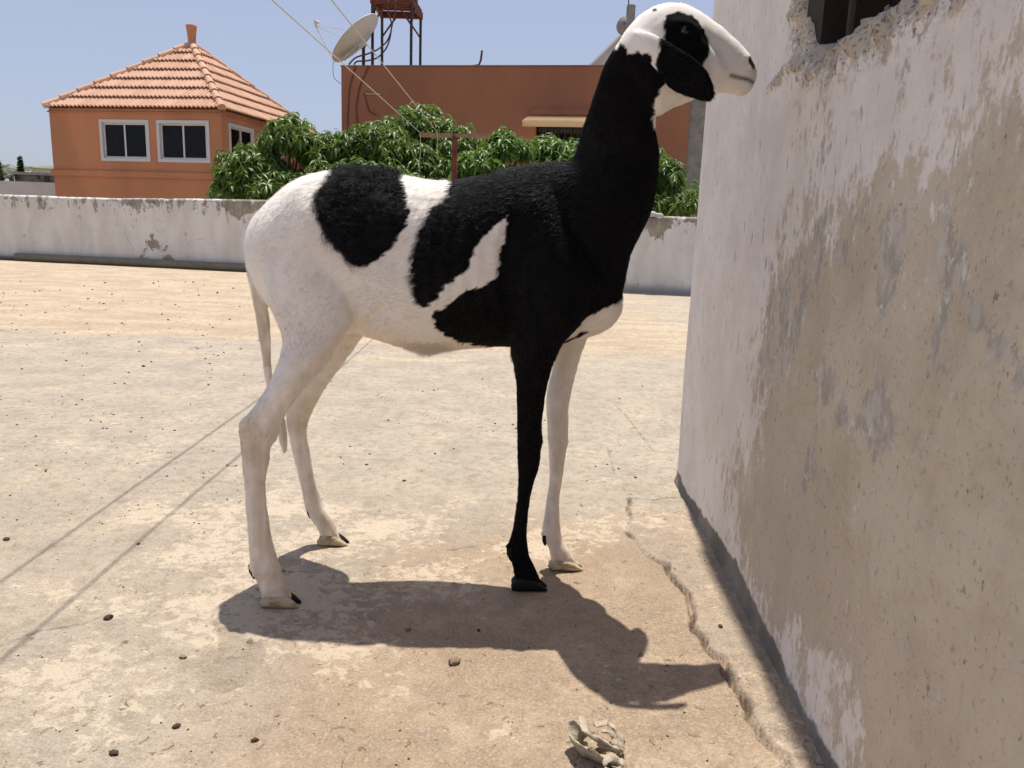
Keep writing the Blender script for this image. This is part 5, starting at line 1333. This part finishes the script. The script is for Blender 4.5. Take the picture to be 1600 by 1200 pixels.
# ------------------------------------------------------------------ rope bundle, clods, grit
def floor_h(x, y):
    i = min(max(np.searchsorted(gy, y), 0), ny - 1); j = min(max(np.searchsorted(gx, x), 0), nx - 1); return float(h.reshape(ny, nx)[i, j])
def build_rag():
    root = empty('knotted_cloth_strap', tuple(atZ(935, 1165)), 'dirty pale twisted cloth strap lying knotted on the ground at the bottom edge', 'rag')
    def ribbon(ctrl, hw, th, name, n=40, twist=(0, 0), rim=0.0):
        P = np.array(ctrl, float); m = len(P); t = np.linspace(0, m - 1, n)
        def cr(tt):
            i = min(int(tt), m - 2); f = tt - i; p0 = P[max(i - 1, 0)]; p1 = P[i]; p2 = P[i + 1]; p3_ = P[min(i + 2, m - 1)]
            return 0.5 * (2 * p1 + (p2 - p0) * f + (2 * p0 - 5 * p1 + 4 * p2 - p3_) * f * f + (3 * p1 - p0 - 3 * p2 + p3_) * f ** 3)
        S = np.array([cr(a) for a in t]); T_ = np.gradient(S, axis=0); T_ /= np.linalg.norm(T_, axis=1)[:, None]
        ns = 20; a = np.arange(ns) * 2 * math.pi / ns; V = []
        for k in range(n):
            up = np.array([0, 0, 1.0]); sd = np.cross(T_[k], up); sd /= np.linalg.norm(sd) + 1e-9; upn = np.cross(sd, T_[k])
            tw = twist[0] + (twist[1] - twist[0]) * k / (n - 1); ca, sa = math.cos(tw), math.sin(tw)
            e1 = sd * ca + upn * sa; e2 = -sd * sa + upn * ca
            w_ = (hw[0] + (hw[1] - hw[0]) * k / (n - 1)); tt_ = th * (1 + 0.25 * math.sin(k * 0.9))
            rr = 1 + 0.12 * np.sin(a * 3 + k * 0.35) + 0.07 * np.sin(a * 7 + k * 0.2)
            V.append(S[k] + (np.cos(a) * w_ * rr)[:, None] * e1 + (np.sin(a) * tt_ * rr)[:, None] * e2)
        V = np.concatenate(V); V += 0.0026 * np.stack([fbm(V * 160, 3, s) for s in (251, 253, 255)], -1); V[:, 2] = np.maximum(V[:, 2], 0.001)
        F = [(k * ns + j, k * ns + (j + 1) % ns, (k + 1) * ns + (j + 1) % ns, (k + 1) * ns + j) for k in range(n - 1) for j in range(ns)] + [tuple(range(ns))[::-1], tuple((n - 1) * ns + j for j in range(ns))]
        obj(name, mesh_data(name, V, F, True), M_CLOTH, root)
    def g_(px, py, z): p = atZ(px, py, z); return (p[0], p[1], p[2])
    ribbon([g_(906, 1135, .030), g_(898, 1152, .020), g_(902, 1168, .016), g_(925, 1180, .018), g_(944, 1188, .022)], (0.018, 0.027), 0.0024, 'wide_band', 40, (1.1, 0.9))
    ribbon([g_(912, 1124, .034), g_(915, 1140, .040), g_(925, 1152, .032), g_(940, 1158, .026), g_(958, 1168, .022), g_(966, 1176, .014)], (0.008, 0.009), 0.0026, 'fold', 36, (0.5, 0.9))
    ribbon([g_(930, 1134, .040), g_(945, 1129, .040), g_(958, 1136, .034), g_(968, 1150, .026), g_(970, 1164, .020), g_(966, 1178, .012)], (0.006, 0.006), 0.0024, 'loop', 36, (0, 0.5))
    ribbon([g_(940, 1142, .038), g_(952, 1144, .036), g_(960, 1154, .028), g_(960, 1166, .022), g_(950, 1166, .018), g_(935, 1158, .020)], (0.005, 0.006), 0.0022, 'loop', 32, (0.2, 0.7))
    ribbon([g_(925, 1145, .030), g_(932, 1154, .024), g_(945, 1163, .014)], (0.012, 0.010), 0.003, 'inner_fold', 24, (0.9, 0.5))
    ribbon([g_(940, 1190, .018), g_(955, 1184, .022), g_(968, 1190, .018), g_(975, 1205, .012), g_(960, 1214, .010), g_(942, 1206, .014)], (0.010, 0.009), 0.005, 'knot', 36, (0, 1.5))
build_rag()
fr_ = MB(); rr_ = bpy.data.objects['knotted_cloth_strap']
for ch in [c for c in rr_.children if c.type == 'MESH']:
    vv = ch.data.vertices
    for i in range(14):
        v_ = vv[random.randrange(len(vv))]; p = np.array(v_.co[:]); n_ = np.array(v_.normal[:]); d = n_ + rng.normal(size=3) * 0.7; d /= np.linalg.norm(d); l_ = rng.uniform(0.003, 0.009)
        q_ = p + d * l_; q2_ = q_ + (d + rng.normal(size=3) * 0.8) * l_ * 0.4; q_[2] = max(q_[2], 0.002); q2_[2] = max(q2_[2], 0.002)
        fr_.tube([p, q_, q2_], 0.00028, 3, False)
fr_.build('frayed_threads', M_CLOTH, rr_)

def clod_mesh(r, seed, flat=0.6, sub=3):
    import bmesh
    bm = bmesh.new(); bmesh.ops.create_icosphere(bm, subdivisions=sub, radius=1.0)
    V = np.array([v.co[:] for v in bm.verts]); F = [[v.index for v in f.verts] for f in bm.faces]; bm.free()
    V = V * (1 + 0.6 * fbm(V * 1.5 + seed * 3.1, 4, 261 + seed, 0.7) + 0.18 * fbm(V * 6, 2, 281 + seed))[:, None] * np.array([1.2, 0.9, flat]) * r
    return mesh_data('clod', V, F, seed % 2 == 0)
def clod(px, py, size_px, mat, label, name='clod', cat='clod', seed=1):
    p = atZ(px, py); s = np.linalg.norm(p - CAM) / FPX * size_px / 2 * 0.62
    o = obj(name, clod_mesh(s, seed), mat); o.location = (p[0], p[1], floor_h(p[0], p[1]) + s * 0.35); o.rotation_euler = (0, 0, seed * 1.3)
    tag(o, label, cat)
clod(169, 966, 17, M_CLOD, 'dark crumbly clod alone on the sunlit floor left of the hind hoof', seed=1)
clod(178, 1178, 17, M_CLOD, 'dark clod near the bottom edge at the lower left', seed=2)
clod(276, 1136, 14, M_CLOD, 'brown clod above the darkest one at the lower left', seed=3)
clod(10, 843, 13, M_CLOD, 'small dark clod at the left edge where the line\'s shadow leaves the picture', seed=4)
clod(398, 1158, 13, M_CLOD, 'split brown clod on the floor below the sheep\'s shadow at left', seed=5)
clod(1125, 985, 11, M_CLOD, 'round dark pellet on the mortar strip beside the tall wall', 'pellet', 'pellet', seed=6)
clod(443, 894, 11, M_CLODL, 'small brown pebble just behind the near hind hoof', 'pebble', 'pebble', seed=7)
clod(710, 1036, 26, M_CLODL, 'flat brown stone chip on the floor below the sheep\'s belly shadow', 'stone_chip', 'stone', seed=8)
clod(1157, 1098, 13, M_CLOD, 'dark crumb lying in the crack near the lower end of the mortar strip', seed=9)
clod(638, 985, 13, M_CLODL, 'brown pebble in the sheep\'s shadow, left one of two', 'pebble', 'pebble', seed=10)
clod(748, 986, 9, M_CLOD, 'dark pebble in the sheep\'s shadow, right one of two', 'pebble', 'pebble', seed=11)
clod(286, 1028, 14, M_CLODL, 'pale stone chip left of the spalled hollow in the floor', 'stone_chip', 'stone', seed=12)
clod(216, 851, 7, M_CLOD, 'small round dropping on the floor left of the hind leg', 'dropping', 'dropping', seed=13)
clod(224, 573, 7, M_CLOD, 'largest dark dropping on the pale floor band near the sand', 'dropping', 'dropping', seed=14)
# grit and droppings too many to count
gv, gf = [], []
tmpl = [clod_mesh(1.0, s, 0.6, 1) for s in (21, 22, 23)]
tv_ = [np.array([v.co[:] for v in m.vertices]) for m in tmpl]; tf_ = [[tuple(p.vertices) for p in m.polygons] for m in tmpl]
base = 0
for i in range(530):
    if i < 330: px, py = rng.uniform(-40, 420), 440 + 380 * rng.random() ** 1.3; s = 0
    elif i < 400: px, py = rng.uniform(480, 1060), rng.uniform(480, 760); s = rng.uniform(0.002, 0.005)
    else: px, py = rng.uniform(-20, 1180), rng.uniform(760, 1220); s = rng.uniform(0.0007, 0.002)
    p = atZ(px, py)
    if i < 330: s = rng.uniform(0.0004, 0.0016) * p[1]
    k = i % 3; a = rng.random() * 6.28; c_, s_ = math.cos(a), math.sin(a)
    V = tv_[k] * s @ np.array([[c_, s_, 0], [-s_, c_, 0], [0, 0, 1]]) + np.array([p[0], p[1], floor_h(p[0], p[1]) + 0.3 * s])
    gv.append(V); gf += [tuple(q + base for q in f) for f in tf_[k]]; base += len(V)
st_ = MB()
for i in range(70):
    p = atZ(rng.uniform(-20, 1150), rng.uniform(700, 1210)); a_ = rng.random() * 6.28; l_ = rng.uniform(0.006, 0.022); z_ = floor_h(p[0], p[1]) + 0.0015
    st_.tube([(p[0], p[1], z_), (p[0] + l_ * 0.5 * math.cos(a_), p[1] + l_ * 0.5 * math.sin(a_), z_ + 0.001), (p[0] + l_ * math.cos(a_ + 0.3), p[1] + l_ * math.sin(a_ + 0.3), z_)], 0.0006, 4)
tag(st_.build('straw', mat_plain('dry_straw', (0.34, 0.25, 0.13), 0.8)), 'bits of dry straw scattered over the near floor', 'straw', kind='stuff')
o = obj('floor_grit', mesh_data('floor_grit', np.concatenate(gv), gf), M_CLOD); tag(o, 'dark grit and droppings scattered over the terrace floor', 'grit', kind='stuff')
